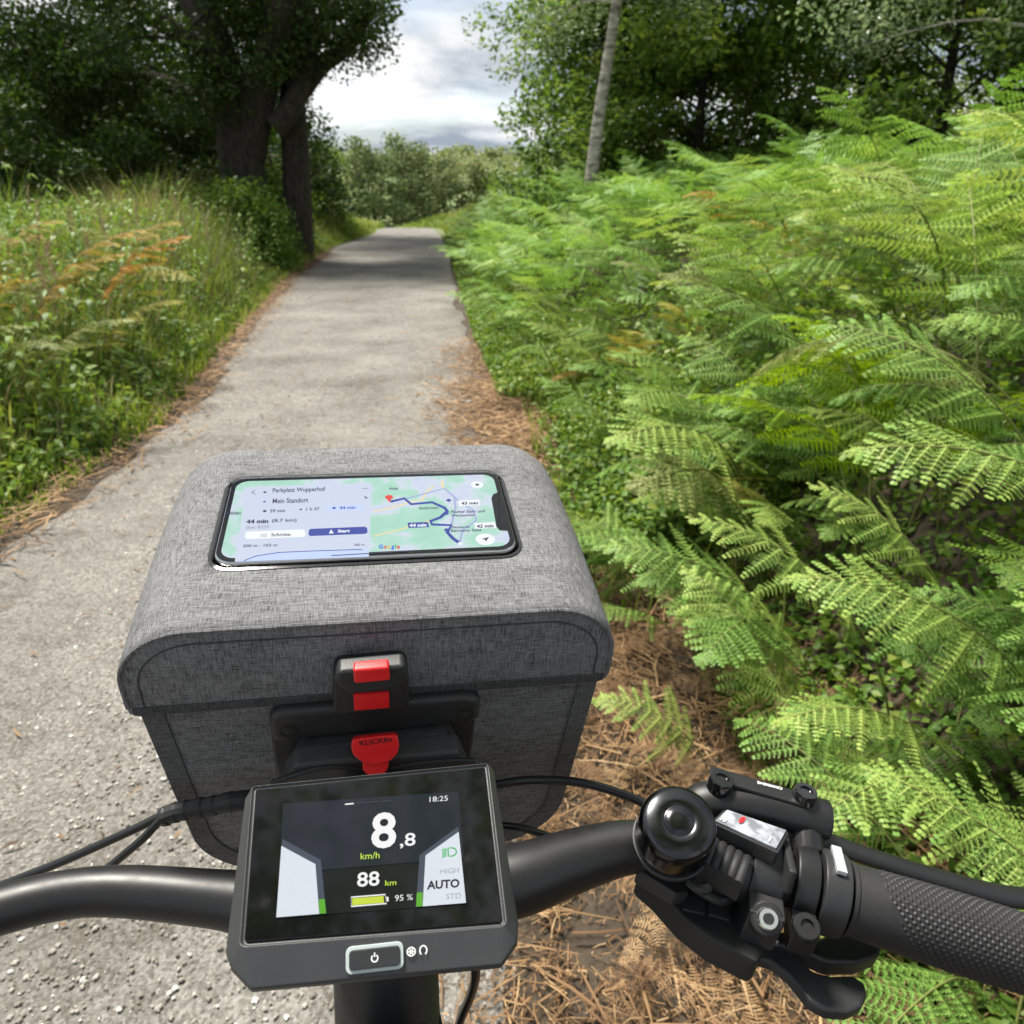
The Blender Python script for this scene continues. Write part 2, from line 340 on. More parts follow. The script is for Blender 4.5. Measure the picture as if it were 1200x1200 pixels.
# ---------------------------------------------------------------- terrain
YL = np.array([-30, -6, 0, 4.5, 7.2, 12, 18.8, 25, 34, 50, 80]); XL = np.array([-2.6, -2.2, -2.1, -2.1, -2.6, -3.4, -4.15, -4.15, -5.2, -12, -30])
YR = np.array([-30, -6, 0, 2, 4.5, 7.2, 12, 18.8, 26, 34, 50, 80]); XR = np.array([.5, .2, .06, .03, 0, -.32, -.8, -1.5, -2.3, -3.4, -10, -27])
def sstep(a, b, x): t = np.clip((x - a) / (b - a), 0, 1); return t * t * (3 - 2 * t)
def edgeL(y): return np.interp(y, YL, XL)
def edgeR(y): return np.interp(y, YR, XR)
def ground_z(x, y):
    x = np.asarray(x, float); y = np.asarray(y, float)
    d = x - edgeR(y); g = edgeL(y) - x
    fade = 1 - sstep(25, 60, y)
    z = fade * (0.78 * sstep(0.35, 2.0, d) + 0.22 * sstep(1.9, 5.0, d) + 0.5 * sstep(6, 14, d))
    z = z + fade * (0.16 * sstep(0.05, 1.6, g) + 0.35 * sstep(2, 9, g))
    z = z - 3.6 * sstep(24, 75, y) + 24 * sstep(160, 620, y)
    off_ = np.maximum(d, g)
    z = z + 0.03 * sstep(0, 0.6, off_) * (np.sin(3.1 * x + 1.3 * y) + np.sin(2.3 * y - 1.7 * x + 1))
    return z
def axis_pts(lims):
    out = []
    for a, b, st in lims: out += list(np.arange(a, b, st))
    return np.array(out + [lims[-1][1]])
gx = axis_pts([(-700, -60, 40), (-60, -14, 2.0), (-14, -5, 0.5), (-5, 4, 0.12), (4, 14, 0.5), (14, 60, 2.0), (60, 700.1, 40)])
gy = axis_pts([(-60, -4, 4), (-4, 10, 0.15), (10, 30, 0.4), (30, 90, 2), (90, 900.1, 18)])
GX, GY = np.meshgrid(gx, gy); GZ = ground_z(GX, GY)
inp = (GX > edgeL(GY) + .16) & (GX < edgeR(GY) - .16); GZ = GZ - 0.03 * inp
V = np.stack([GX, GY, GZ], -1).reshape(-1, 3); nx = len(gx)
ii = (np.arange(len(gy) - 1)[:, None] * nx + np.arange(nx - 1)[None, :]).ravel()
tag(np_obj('ground', np_mesh('ground', V, np.stack([ii, ii + 1, ii + nx + 1, ii + nx], 1), smooth=True), SOIL), kind='structure')
py_ = axis_pts([(-25, 12, 0.12), (12, 78, 0.4)]); ts = np.linspace(0, 1, 41)
rng = np.random.default_rng(5)
jl = np.convolve(rng.normal(0, 1, len(py_) + 8), np.ones(9) / 9, 'valid') * 0.14; jr = np.convolve(rng.normal(0, 1, len(py_) + 8), np.ones(9) / 9, 'valid') * 0.14
PL = edgeL(py_) + jl; PR = edgeR(py_) + jr
PX = PL[:, None] + (PR - PL)[:, None] * ts[None, :]; PY = np.repeat(py_[:, None], 41, 1)
PZ = -3.6 * sstep(24, 75, PY) + 0.012 - 0.035 * sstep(0.86, 1.0, np.abs(ts - 0.5) * 2)[None, :] + 0.004 * np.sin(PX * 4 + PY)
V = np.stack([PX, PY, PZ], -1).reshape(-1, 3)
ii = (np.arange(len(py_) - 1)[:, None] * 41 + np.arange(40)[None, :]).ravel()
tag(np_obj('path', np_mesh('path', V, np.stack([ii, ii + 1, ii + 42, ii + 41], 1), smooth=True), GRAVEL), kind='structure')

# ---------------------------------------------------------------- foliage helpers
def unit(a): return a / (np.linalg.norm(a, axis=-1, keepdims=True) + 1e-9)
def leaves(c, size, rng, up=0.6, wid=0.55, droop=0.0):
    n = len(c); size = np.broadcast_to(size, (n,))
    nrm = unit(rng.normal(0, 1, (n, 3)) + np.array([0, 0, up * 2]))
    d = unit(np.cross(nrm, rng.normal(0, 1, (n, 3)))); d[:, 2] -= droop; d = unit(d)
    w = unit(np.cross(nrm, d)); l = size[:, None]
    a = c - d * l * 0.5; b = c + d * l * 0.5
    m = c - d * l * 0.08 + nrm * l * 0.12
    V = np.stack([a, m + w * l * wid * 0.5, b, m - w * l * wid * 0.5], 1).reshape(-1, 3)
    k = np.arange(n) * 4
    T = np.stack([np.stack([k, k + 1, k + 2], 1), np.stack([k, k + 2, k + 3], 1)], 1).reshape(-1, 3)
    A = np.repeat(np.clip(rng.normal(0.5, 0.22, n), 0, 1), 4)
    return V, T, A
def clump_pts(clumps, n, rng, flat=0.75, shell=0.45):
    C_ = np.array([c for c, r in clumps], float); r = np.array([r for c, r in clumps], float)
    k = rng.choice(len(r), n, p=r ** 2 / (r ** 2).sum())
    d = unit(rng.normal(0, 1, (n, 3))) * (rng.random((n, 1)) ** shell) * r[k][:, None]
    d[:, 2] *= flat
    return C_[k] + d
def limb(mb, pts, r0, r1, seg=8, n=5):
    p = spline(pts, n); mb.tube(p, [r0 + (r1 - r0) * (i / (len(p) - 1)) ** 0.8 for i in range(len(p))], seg)
    return [np.array(q) for q in p]
def make_tree(name, label, cat, group, x, y, h, cr, cz, leafm, barkm, nleaf, ls, rt, lean=(0, 0), seed=0, nb=16, cl=0.75, wid=0.55, droop=0, stems=1, up=0.6):
    rng = np.random.default_rng(seed); z0 = float(ground_z(x, y)) - 0.05
    M = Matrix.Translation((x, y, z0)); t = empty(name, M, label, cat, group)
    mb = MB(); clumps = []
    for s_ in range(stems):
        ox = rng.normal(0, 0.25) if stems > 1 else 0
        tp = [(ox, 0, 0)]
        for i in range(1, 6):
            f = i / 5; tp.append((ox + lean[0] * f + rng.normal(0, 0.05 * rt / 0.2), lean[1] * f + rng.normal(0, 0.05 * rt / 0.2), h * 0.93 * f))
        tr = limb(mb, tp, rt, rt * 0.15, 10)
        for b in range(nb // stems):
            f = cz / h + (0.97 - cz / h) * (b + rng.random()) / (nb // stems)
            i = min(int(f * (len(tr) - 1)), len(tr) - 1); p0 = tr[i]
            a = b * 2.4 + rng.normal(0, 0.4); prof = math.sin(math.pi * min(1, 0.28 + 0.72 * (f - cz / h) / (1 - cz / h))) ** 0.6
            L = cr * (0.45 + 0.55 * prof) * rng.uniform(0.75, 1.1)
            e_ = p0 + np.array([math.cos(a) * L, math.sin(a) * L, L * rng.uniform(-0.1, 0.45) - droop * L * 0.3])
            md = (p0 + e_) / 2 + np.array([0, 0, 0.12 * L])
            lb = limb(mb, [p0, md, e_], max(0.012, rt * 0.32 * (1 - 0.6 * f)), 0.006, 5, 4)
            for q, rr in ((0.45, 0.8), (0.75, 1.0), (1.0, 0.9)):
                c = lb[int(q * (len(lb) - 1))] + rng.normal(0, 0.12, 3) * cr * 0.3
                clumps.append((c, cl * rr * rng.uniform(0.7, 1.25)))
    mb.build('trunk', barkm, t, M)
    pts = clump_pts(clumps, nleaf, rng)
    V, T, A = leaves(pts, ls * rng.uniform(0.55, 1.4, nleaf), rng, up, wid, droop)
    np_obj('crown', np_mesh('crown', V, T, A), leafm, t, M)
    return t

# ---------------------------------------------------------------- the old oak
def oak():
    rng = np.random.default_rng(3); bx_, by_ = -4.9, 15.0
    M = Matrix.Translation((bx_, by_, float(ground_z(bx_, by_)) - 0.1)); Mi = np.array(M.translation)
    t = empty('oak_tree', M, 'old dark oak with several thick leaning trunks beside the path', 'tree')
    mb = MB(); clumps = []
    def px(path, dys): return [atY(a, b, 15 + d) - Mi for (a, b), d in zip(path, dys)]
    main = [([(288, 300), (283, 190), (272, 120), (248, 45), (215, -40), (190, -140)], [0, 0, 0.1, 0.3, 0.6, 1.0], 0.46, 0.24),
            ([(288, 190), (305, 110), (322, 40), (340, -40), (345, -150)], [0, -0.2, -0.5, -0.8, -1.2], 0.33, 0.18),
            ([(351, 300), (347, 190), (343, 120), (348, 60), (365, -20), (400, -130)], [0.4, 0.4, 0.4, 0.6, 1.0, 1.6], 0.29, 0.16),
            ([(343, 120), (375, 78), (405, 55), (432, 10), (455, -60)], [0.4, 0.2, -0.1, -0.4, -0.6], 0.19, 0.08),
            ([(275, 140), (225, 112), (185, 95), (120, 80), (40, 40)], [0.1, 0.5, 0.8, 1.0, 1.2], 0.22, 0.08),
            ([(322, 150), (345, 118), (362, 60), (390, 0), (405, -80)], [-0.3, -0.2, 0.2, 0.4, 0.5], 0.2, 0.12),
            ([(268, 100), (240, 60), (180, 20), (120, -30)], [0.1, -0.4, -0.9, -1.4], 0.2, 0.1)]
    ends = []
    for pth, dy_, r0, r1 in main:
        lb = limb(mb, px(pth, dy_), r0, r1, 12, 6); ends.append(lb)
        for k in range(7):
            f = rng.uniform(0.45, 1.0); p0 = lb[int(f * (len(lb) - 1))]
            if p0[2] < 1.5: continue
            a = rng.uniform(0, 6.28); L = rng.uniform(0.9, 2.4)
            e_ = p0 + np.array([math.cos(a) * L, math.sin(a) * L, rng.uniform(-0.5, 0.6) * L])
            if e_[0] + bx_ > -2.2: continue
            bl = limb(mb, [p0, (p0 + e_) / 2 + np.array([0, 0, 0.15]), e_], r1 * 0.4, 0.012, 6, 4)
            for q in (0.5, 0.8, 1.0): clumps.append((bl[int(q * (len(bl) - 1))], rng.uniform(0.35, 0.75)))
    # leafy sprays seen low in the crown
    for (a, b, d, r) in [(200, 175, 1.6, .75), (170, 200, 1.0, .7), (235, 205, 1.2, .7), (165, 120, 0.6, .8), (210, 60, 0.2, .6), (120, 150, 1, 1.0), (60, 120, .5, 1.1), (10, 160, 1, 1.1), (-60, 100, 0, 1.3),
                         (160, 30, -0.6, .9), (90, 50, -0.5, 1.1), (20, 40, -1, 1.2), (310, 200, 1.2, .6), (260, 228, 1.0, .6), (320, 235, .8, .5), (375, 15, 0.2, .55), (405, 45, -.4, .5), (430, 60, -.3, .42), (400, 75, -.2, .45),
                         (452, 35, -.6, .42), (478, 22, -.7, .30), (455, 5, -.6, .5), (430, -10, -.5, .6), (415, 25, -.5, .5), (385, 45, -.3, .4), (300, 20, -.8, .6), (270, 5, -.6, .5), (240, 160, 1.4, .7), (365, 90, 0.4, .3), (345, 60, .9, .35), (150, 235, 1, .8), (80, 220, 1, 1.0), (215, 235, 1.6, .6),
                         (20, 230, 1.5, 1.0)]:
        clumps.append((atY(a, b, 15 + d) - Mi, r))
    low = list(clumps)
    for k in range(60):                                    # the high crown that shades the path
        a = rng.uniform(0, 6.28); r = 6.2 * math.sqrt(rng.random()); zz = rng.uniform(5.2, 10.5)
        clumps.append((np.array([math.cos(a) * r * .8 - 2.2, math.sin(a) * r + 4.5, zz]), rng.uniform(0.8, 1.4)))
    mb.build('trunk', BARK, t, M)
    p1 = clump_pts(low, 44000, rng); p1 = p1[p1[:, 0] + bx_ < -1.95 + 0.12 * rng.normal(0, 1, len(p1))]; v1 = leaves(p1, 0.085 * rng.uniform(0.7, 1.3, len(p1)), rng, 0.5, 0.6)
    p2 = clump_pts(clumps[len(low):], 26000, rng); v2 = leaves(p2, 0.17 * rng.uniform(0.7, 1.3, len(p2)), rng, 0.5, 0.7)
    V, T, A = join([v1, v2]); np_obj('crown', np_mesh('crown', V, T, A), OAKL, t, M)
oak()
GB_ = 'dark shrubs around the foot of the old oak'
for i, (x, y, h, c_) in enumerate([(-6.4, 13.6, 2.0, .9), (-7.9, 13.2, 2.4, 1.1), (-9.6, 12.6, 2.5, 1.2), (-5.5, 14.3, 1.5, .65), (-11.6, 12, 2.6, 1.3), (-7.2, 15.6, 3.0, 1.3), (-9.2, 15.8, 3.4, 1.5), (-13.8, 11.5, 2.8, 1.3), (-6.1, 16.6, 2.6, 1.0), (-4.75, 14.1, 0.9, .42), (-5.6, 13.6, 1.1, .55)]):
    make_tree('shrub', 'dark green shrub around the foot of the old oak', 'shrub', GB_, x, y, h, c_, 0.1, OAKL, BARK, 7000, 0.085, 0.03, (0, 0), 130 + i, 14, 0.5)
# trees overhanging the path behind and above the rider (they show as reflections in the display)
GO = None
for i, (x, y, h, cz_, cr_) in enumerate([(3.1, -2.4, 9.5, 4.6, 3.3)]):
    make_tree('broadleaf_tree', 'leafy tree overhanging the path behind the handlebar', 'tree', GO, x, y, h, cr_, cz_, TREEL, BARK, 11000, 0.16, 0.17, (-3.3 if i == 0 else 0, 1.4 if i == 0 else 0), 160 + i, 24, 1.0)
G1 = 'dark broadleaf trees behind the old oak'
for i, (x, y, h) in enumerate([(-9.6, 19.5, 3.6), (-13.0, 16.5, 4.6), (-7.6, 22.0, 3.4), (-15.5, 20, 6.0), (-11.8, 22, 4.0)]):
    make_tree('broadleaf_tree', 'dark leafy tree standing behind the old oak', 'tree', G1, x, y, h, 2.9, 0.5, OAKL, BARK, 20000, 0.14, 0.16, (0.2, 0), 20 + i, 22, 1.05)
# ---------------------------------------------------------------- trees behind the fern bank
make_tree('birch_tree', 'leaning birch with pale bark above the fern bank', 'tree', None, 0.98, 11.0, 7.5, 1.45, 2.9, BIRCHL, BARKB, 17000, 0.06, 0.105, (0.75, 0.2), 41, 24, 0.55, 0.6, 0.35)
make_tree('birch_tree', 'birch with silvery hanging foliage behind the fern bank', 'tree', None, 6.1, 8.4, 6.5, 3.1, 1.3, BIRCHL, BARKB, 44000, 0.055, 0.11, (-0.9, 0), 44, 34, 0.6, 0.6, 0.5)
G2 = 'green broadleaf trees behind the fern bank'
for i, (x, y, h, cr, n) in enumerate([(1.75, 14.6, 5.6, 1.75, 30000), (3.0, 13.6, 5.6, 2.3, 32000), (6.0, 11.9, 6.0, 2.6, 34000), (9.0, 10.6, 6.2, 2.6, 30000), (4.6, 15.5, 7, 2.7, 22000), (11.6, 8.2, 6.4, 2.7, 24000), (8.2, 14.5, 7.5, 3.0, 18000), (13, 12.0, 7.5, 3, 14000), (2.0, 17.5, 6.5, 2.4, 16000), (6.5, 18.5, 5.5, 3.0, 16000), (10.5, 17.5, 5.5, 3.0, 14000), (14.5, 16, 6, 3.2, 12000)]):
    make_tree('broadleaf_tree', ('green broadleaf tree beside the leaning birch' if x < 3.2 and y < 15 else 'green broadleaf tree in the second row behind the fern bank' if y > 14 else 'green broadleaf tree right behind the fern bank'), 'tree', G2, x, y, h, cr, 0.35, TREEL, BARK, n, 0.105, 0.10, (rng.normal(0, 0.3), 0), 60 + i, 38, 0.58)
make_tree('young_tree', 'small bushy sapling rising out of bracken beside the path', 'sapling', None, 0.35, 11.6, 1.7, 0.5, 0.4, TREEL, BARK, 1500, 0.08, 0.03, (0, 0), 90, 9, 0.28)
# ---------------------------------------------------------------- far trees beyond the crest
G3 = 'hedge of trees beyond the crest of the path'
for i in range(16):
    r_ = np.random.default_rng(200 + i); a = 330 + 26 * i + r_.normal(0, 6); Y = 58 + r_.uniform(-6, 14)
    x = (a - 600) / FPX * Y * 1.06
    make_tree('hedgerow_tree', 'pale green tree in the distant row beyond the path crest', 'tree', G3, x, Y, r_.uniform(5.0, 7.2), r_.uniform(2.0, 2.8), 0.3, FARL, BARK, 4200, 0.26, 0.12, (0, 0), 220 + i, 16, 0.95, 0.7)
make_tree('young_tree', 'light green bush beside the oak where the path bends', 'bush', None, -6.0, 24.5, 2.9, 1.0, 0.3, BUSHL, BARK, 9000, 0.08, 0.04, (0, 0), 300, 16, 0.42)
for i, (x, y, h, c_) in enumerate([(-4.55, 13.0, 1.15, .5), (-5.2, 12.6, 1.25, .55), (-4.2, 13.9, .95, .4), (-3.98, 13.0, 1.0, .34), (-4.35, 13.4, 1.3, .45)]):
    make_tree('young_tree', 'bright green bush in the verge in front of the old oak', 'bush', 'bright bushes in front of the old oak', x, y, h, c_, 0.1, BUSHL, BARK, 4500, 0.07, 0.02, (0, 0), 310 + i, 14, 0.34)
make_tree('young_tree', 'bright leafy bush at the foot of the oak trunk', 'bush', None, -5.0, 17.2, 1.75, 0.75, 0.15, BUSHL, BARK, 8000, 0.075, 0.03, (0, 0), 301, 16, 0.4)
rg = np.random.default_rng(77)                              # a far wooded ridge, one mass
rp = [(np.array([rg.uniform(-330, 330), yy, 0]), rg.uniform(4, 7)) for yy in rg.uniform(300, 430, 420)]
rp = [(np.array([c[0], c[1], float(ground_z(c[0], c[1])) + r * 0.6]), r) for c, r in rp]
V, T, A = leaves(clump_pts(rp, 40000, rg), 1.7 * rg.uniform(0.7, 1.3, 40000), rg, 0.6, 0.8)
tag(np_obj('far_woodland', np_mesh('far_woodland', V, T, A), FARL), 'distant wooded ridge on the horizon', 'woodland', kind='stuff')

# ---------------------------------------------------------------- bracken
def frond(seed, L=1.0, stipe=0.42, a0=8, a1=100, W=0.30, npair=15, hero=True, nv=11, flatp=1.35, bwk=0.43):
    rng = np.random.default_rng(seed); N = 40
    ang = np.radians(a0 + (a1 - a0) * np.linspace(0, 1, N) ** flatp)
    st = np.stack([np.sin(ang), 0 * ang, np.cos(ang)], 1) * (L / N)
    P = np.concatenate([[[0, 0, 0]], np.cumsum(st, 0)]); P[:, 1] = np.linspace(0, 1, N + 1) ** 2 * rng.normal(0, 0.06)
    tang = unit(np.gradient(P, axis=0)); lat = unit(np.cross(tang, np.array([0, 0, 1.0]) + 1e-3) + 1e-6); nor = unit(np.cross(lat, tang)) ; nor[nor[:, 2] < -0.2] *= -1
    def at_s(A_, s): f = s * N; i = int(min(f, N - 1)); return A_[i] + (A_[i + 1] - A_[i]) * (f - i)
    parts = []; stem = MB()
    stem.tube([tuple(p) for p in P[::2]], [0.0042 * L * (1 - 0.85 * i / (len(P[::2]) - 1)) + 0.0006 for i in range(len(P[::2]))], 5)
    V = []; T = []; A = []
    qq = 0.87
    for k in range(npair):
        u = (1 - qq ** (k + 0.25)) / (1 - qq ** npair); u2 = (1 - qq ** (k + 1.25)) / (1 - qq ** npair); gap = (u2 - u) * (1 - stipe) * L; s = min(.992, stipe + (1 - stipe) * u * 0.985)
        for sd in (-1, 1):
            p0 = at_s(P, s + rng.normal(0, 0.004)); tg = at_s(tang, s); lt = at_s(lat, s) * sd; no = at_s(nor, s)
            lp = W * (1 - u) ** 0.85 * (0.72 + 0.28 * min(1, u * 5)) * rng.uniform(0.78, 1.14) + 0.012
            lean = np.radians(24 + 14 * u + rng.normal(0, 7)); drp = rng.normal(-0.18, 0.17)
            d = unit(lt * math.cos(lean) + tg * math.sin(lean) + no * drp)
            nn = max(4, int(nv * (lp / W) ** 0.8 + 1))
            fw = unit(np.cross(no, d)); fw = fw if fw @ tg > 0 else -fw; n2 = unit(np.cross(d, fw)); n2 = n2 if n2[2] > 0 else -n2
            cv = 0.75
            # thin midrib as a narrow strip
            q0 = p0; q1 = p0 + d * lp
            b = len(V); V += [q0 + fw * 0.0016 + n2 * .0008, q0 - fw * 0.0016 + n2 * .0008, q1]; T.append((b, b + 1, b + 2)); A += [0.8] * 3
            vv = rng.uniform(0.35, 0.65)
            for j in range(nn):
                v = (j + 0.45) / nn; c = p0 + d * lp * v + n2 * (-0.10 * lp * v * v)
                pl = (0.62 * gap * (1 - v) ** 0.6 + 0.005) * (0.8 + 0.2 * min(1, v * 4))
                bw = lp / nn * bwk
                for s2 in (-1, 1):
                    la = np.radians(18 + rng.normal(0, 5)); dd = unit(fw * s2 * math.cos(la) + d * math.sin(la) + n2 * rng.normal(-0.08, 0.08)); ww = unit(np.cross(n2, dd))
                    b = len(V); l = pl * rng.uniform(0.88, 1.1); at0 = np.clip(vv + rng.normal(0, 0.07), 0, 1)
                    if hero and l > 0.016:
                        m = 4; V.append(c); A.append(at0)
                        for sgn in (1, -1):
                            for h in range(m):
                                t_ = (h + 0.5) / m; w_ = bw * (1 - t_) ** 0.55
                                V.append(c + dd * l * (t_ - 0.10) + ww * sgn * w_ * 0.5 - n2 * 0.10 * l * t_ * t_); V.append(c + dd * l * (t_ + 0.06) + ww * sgn * w_ - n2 * (0.10 * l * t_ * t_ + 0.05 * l)); A += [at0, at0]
                        V.append(c + dd * l * 1.04 - n2 * 0.14 * l); A.append(at0)
                        tip = b + 1 + 4 * m
                        for g, o_ in ((0, 1), (1, 1 + 2 * m)):
                            idx = [b + o_ + i for i in range(2 * m)] + [tip]
                            for x1, x2 in zip(idx[:-1], idx[1:]): T.append((b, x1, x2) if g == 0 else (b, x2, x1))
                    else:
                        V += [c - ww * bw * .5, c + dd * l * 0.45 + ww * bw - n2 * 0.03 * l, c + dd * l - n2 * 0.12 * l, c + dd * l * 0.45 - ww * bw - n2 * 0.03 * l, c + ww * bw * .5]
                        # one flat pinnule: four-sided blade
                        T += [(b, b + 3, b + 2), (b, b + 2, b + 4), (b + 4, b + 2, b + 1)]; A += [at0] * 5
    V = np.array(V); T = np.array(T); A = np.array(A)
    sv = np.array(stem.v); stt = np.array([t_ for f in stem.f for t_ in [(f[0], f[i], f[i + 1]) for i in range(1, len(f) - 1)]])
    return (V, T, A), (sv, stt, np.full(len(sv), 0.5))
HERO = [frond(i, L, stp, 6 + i, a1, W, 16, True, 17) for i, (L, stp, a1, W) in enumerate([(1.15, .40, 98, .34), (1.0, .36, 112, .30), (1.25, .42, 88, .36), (0.9, .34, 104, .30), (1.1, .38, 120, .33), (1.3, .45, 96, .38)])]
LOD = [frond(30 + i, L, stp, 6 + i, a1, W, 13, False, 11) for i, (L, stp, a1, W) in enumerate([(1.15, .40, 98, .34), (1.0, .36, 112, .30), (1.25, .42, 88, .36), (1.1, .38, 104, .33)])]
HM = [(np_mesh('bracken_blade', *h[0]), np_mesh('bracken_stem', *h[1], smooth=True)) for h in HERO]
for a_, b_ in HM: b_.materials.append(FERNST)
HMM = {}
def hero_mesh(k, mat):
    if (k, mat.name) not in HMM:
        me = HM[k][0].copy(); me.materials.append(mat); HMM[(k, mat.name)] = me
    return HMM[(k, mat.name)]
def xf(x, y, z, s, rz, rx=0, ry=0): return Matrix.Translation((x, y, z)) @ Matrix.Rotation(rz, 4, 'Z') @ Matrix.Rotation(ry, 4, 'Y') @ Matrix.Rotation(rx, 4, 'X') @ Matrix.Scale(s, 4)
def fern(x, y, s, rz, k, mat, label, group, rx=0, ry=0, dz=0):
    M = xf(x, y, float(ground_z(x, y)) - 0.02 + dz, s, rz, rx, ry)
    t = bpy.data.objects.new('bracken_fern', None); t.empty_display_size = 0.05; link(t, None, M); tag(t, label, 'fern', group)
    np_obj('frond', hero_mesh(k, mat), mat, t, M); np_obj('stem', HM[k][1], FERNST, t, M)
def apply(M, part):
    m = np.array(M); v, t, a = part; return v @ m[:3, :3].T + m[:3, 3], t, a
rf_ = np.random.default_rng(11)
cand = []
for ix in np.arange(0.25, 9.5, 0.31):
    for iy in np.arange(0.3, 17, 0.31):
        y = iy + rf_.uniform(-.2, .2); d = ix + rf_.uniform(-.2, .2); x = float(edgeR(y)) + d
        dmin = 0.66 if y < 3.2 else 0.5 if y < 5 else 0.36
        if d < dmin or math.hypot(x, y) < 0.75: continue
        # only what the camera's neighbourhood could see: skip far right wedge
        if x > 0.95 * y + 1.6: continue
        cand.append((x, y, d))
for k in range(85):
    y = 0.45 + 3.0 * rf_.random(); d = 0.62 + 1.5 * rf_.random() ** 1.2; x = float(edgeR(y)) + d
    if x > 0.9 * y + 1.3 or math.hypot(x, y) < 0.8: continue
    cand.append((x, y, d))
for k in range(24):
    y = 1.15 + 1.35 * rf_.random(); x = 0.52 + 0.5 * rf_.random() - 0.12 * (y - 1.2)
    cand.append((x, y, x - float(edgeR(y))))
cand.sort(key=lambda c: c[0] ** 2 + c[1] ** 2)
def fern_label(x, y, d, s):
    size = 'small' if s < 0.66 else 'large' if s > 0.95 else 'mid sized'
    if d < 1.1 and y < 2.2: return size + ' green bracken frond over the brown litter beside the shifter'
    if d < 1.0: return size + ' green bracken frond along the right edge of the gravel path'
    if y < 2.2: return size + ' green bracken frond on the bank right beside the handlebar grip'
    if d < 2.4: return size + ' green bracken frond on the lower slope of the fern bank'
    return size + ' green bracken frond on the upper slope of the fern bank below the trees'
GF = 'green bracken ferns covering the right bank'
far = []; farstem = []
for i, (x, y, d) in enumerate(cand):
    edge = math.exp(-max(0, d - 0.5) / 0.8)
    s = rf_.uniform(0.78, 1.15) * (1 - 0.36 * edge * (1 if y < 5 else 0.35))
    if y < 2.2: s *= 0.74
    rz = math.pi + rf_.normal(-0.3, 0.9) if rf_.random() < 0.7 else rf_.uniform(0, 6.28)
    if i < 285:
        fern(x, y, s, rz, int(rf_.integers(6)), FERN, fern_label(x, y, d, s), GF, rf_.normal(0, 0.12), rf_.normal(0.05, 0.12))
    else:
        M = xf(x, y, float(ground_z(x, y)) - 0.02, s * 1.05, rz, rf_.normal(0, 0.15), rf_.normal(0, 0.15)); k = int(rf_.integers(4))
        b = apply(M, LOD[k][0]); far.append((b[0], b[1], np.clip(b[2] + rf_.normal(0, 0.18), 0, 1)))
        farstem.append(apply(M, LOD[k][1]))
print('ferns', len(cand))
V, T, A = join(far); tag(np_obj('far_bracken', np_mesh('far_bracken', V, T, A), FERN), 'mass of bracken ferns higher up the right bank', 'ferns', kind='stuff')
# fronds with a look of their own
fern(1.42, 1.80, 0.95, 2.7, 4, FERNY, 'pale yellow green bracken frond drooping over the bank foot', None, 0.15, 0.30, 0.05)
fern(1.05, 4.6, 0.95, 2.9, 1, FERNY, 'upright bright lime bracken frond near the path edge', None, 0, -0.25)
fern(0.62, 5.0, 0.55, 3.6, 3, FERNO, 'small yellow dying bracken frond over the brown litter', None, 0.2, 0.4)
rq = np.random.default_rng(29)
for k in range(9):
    fern(1.05 + .45 * rq.random(), 1.75 + .7 * rq.random(), rq.uniform(.75, .95), rq.uniform(0, 6.28), k % 6, FERNL, 'bright lime green bracken frond in the clump above the grip', 'lime bracken clump above the grip', rq.normal(0, .25), rq.normal(0, .25))
for k in range(16):
    y = 1.6 + 5 * rq.random(); d = .6 + 1.6 * rq.random(); x = float(edgeR(y)) + d
    fern(x, y, rq.uniform(.55, .95), math.pi + rq.normal(-.3, .8), k % 6, FERNO if k % 3 == 0 else FERNY, 'yellow brown dying bracken frond among the green ferns' if k % 3 == 0 else 'pale lime bracken frond among the green ferns', 'dying fronds in the bank' if k % 3 == 0 else 'pale fronds in the bank', rq.normal(0, .2), rq.normal(.1, .2))
rn0 = np.random.default_rng(19)
for k, (x, y, s, rz) in enumerate([(-2.75, 4.9, .95, .3), (-2.95, 4.3, .9, -.4), (-3.1, 5.6, 1.15, .1), (-3.5, 4.9, 1.25, .5), (-3.3, 6.3, 1.2, -.2), (-2.7, 4.1, .8, .2)] + [(float(edgeL(yy)) - gg, yy, ss, rr) for yy, gg, ss, rr in zip(rn0.uniform(3.6, 8.5, 9), rn0.uniform(.5, 1.7, 9), rn0.uniform(1.0, 1.35, 9), rn0.uniform(-1.2, 1.2, 9))]):
    tn = k % 2 == 0
    fern(x, y, s, rz, k % 6, FERNO if tn else FERNY, 'yellow and orange turning bracken frond in the left verge' if tn else 'pale green bracken frond in the left verge', 'turning bracken in the left verge' if tn else 'pale bracken in the left verge')

# ---------------------------------------------------------------- ground cover, grass, nettles
def patch(name, n, fx, size, mat, label, cat, seed, hz=0.3, wid=0.7, up=0.9):
    r = np.random.default_rng(seed); x, y = fx(r, n); z = ground_z(x, y) + 0.01 + hz(x, y) * r.random(len(x)) ** 1.4
    V, T, A = leaves(np.stack([x, y, z], 1), size * r.uniform(0.6, 1.4, len(x)), r, up, wid)
    tag(np_obj(name, np_mesh(name, V, T, A), mat), label, cat, kind='stuff')
def right_edge(r, n):
    y = 2.6 + 19 * r.random(n) ** 1.6; d = -0.03 + 0.17 * (y < 5) + np.abs(r.normal(0, 0.55, n)) + 0.18 * (y < 5) * r.random(n); return edgeR(y) + d, y
patch('ground_cover', 60000, right_edge, 0.036, COVER, 'small leafy ground cover along the right edge of the path', 'ground cover', 1, lambda x, y: np.clip(0.10 + 0.55 * sstep(0.2, 1.2, x - edgeR(y)) + 0.6 * sstep(6, 12, y) * sstep(.15, .6, x - edgeR(y)), 0, 1.2))
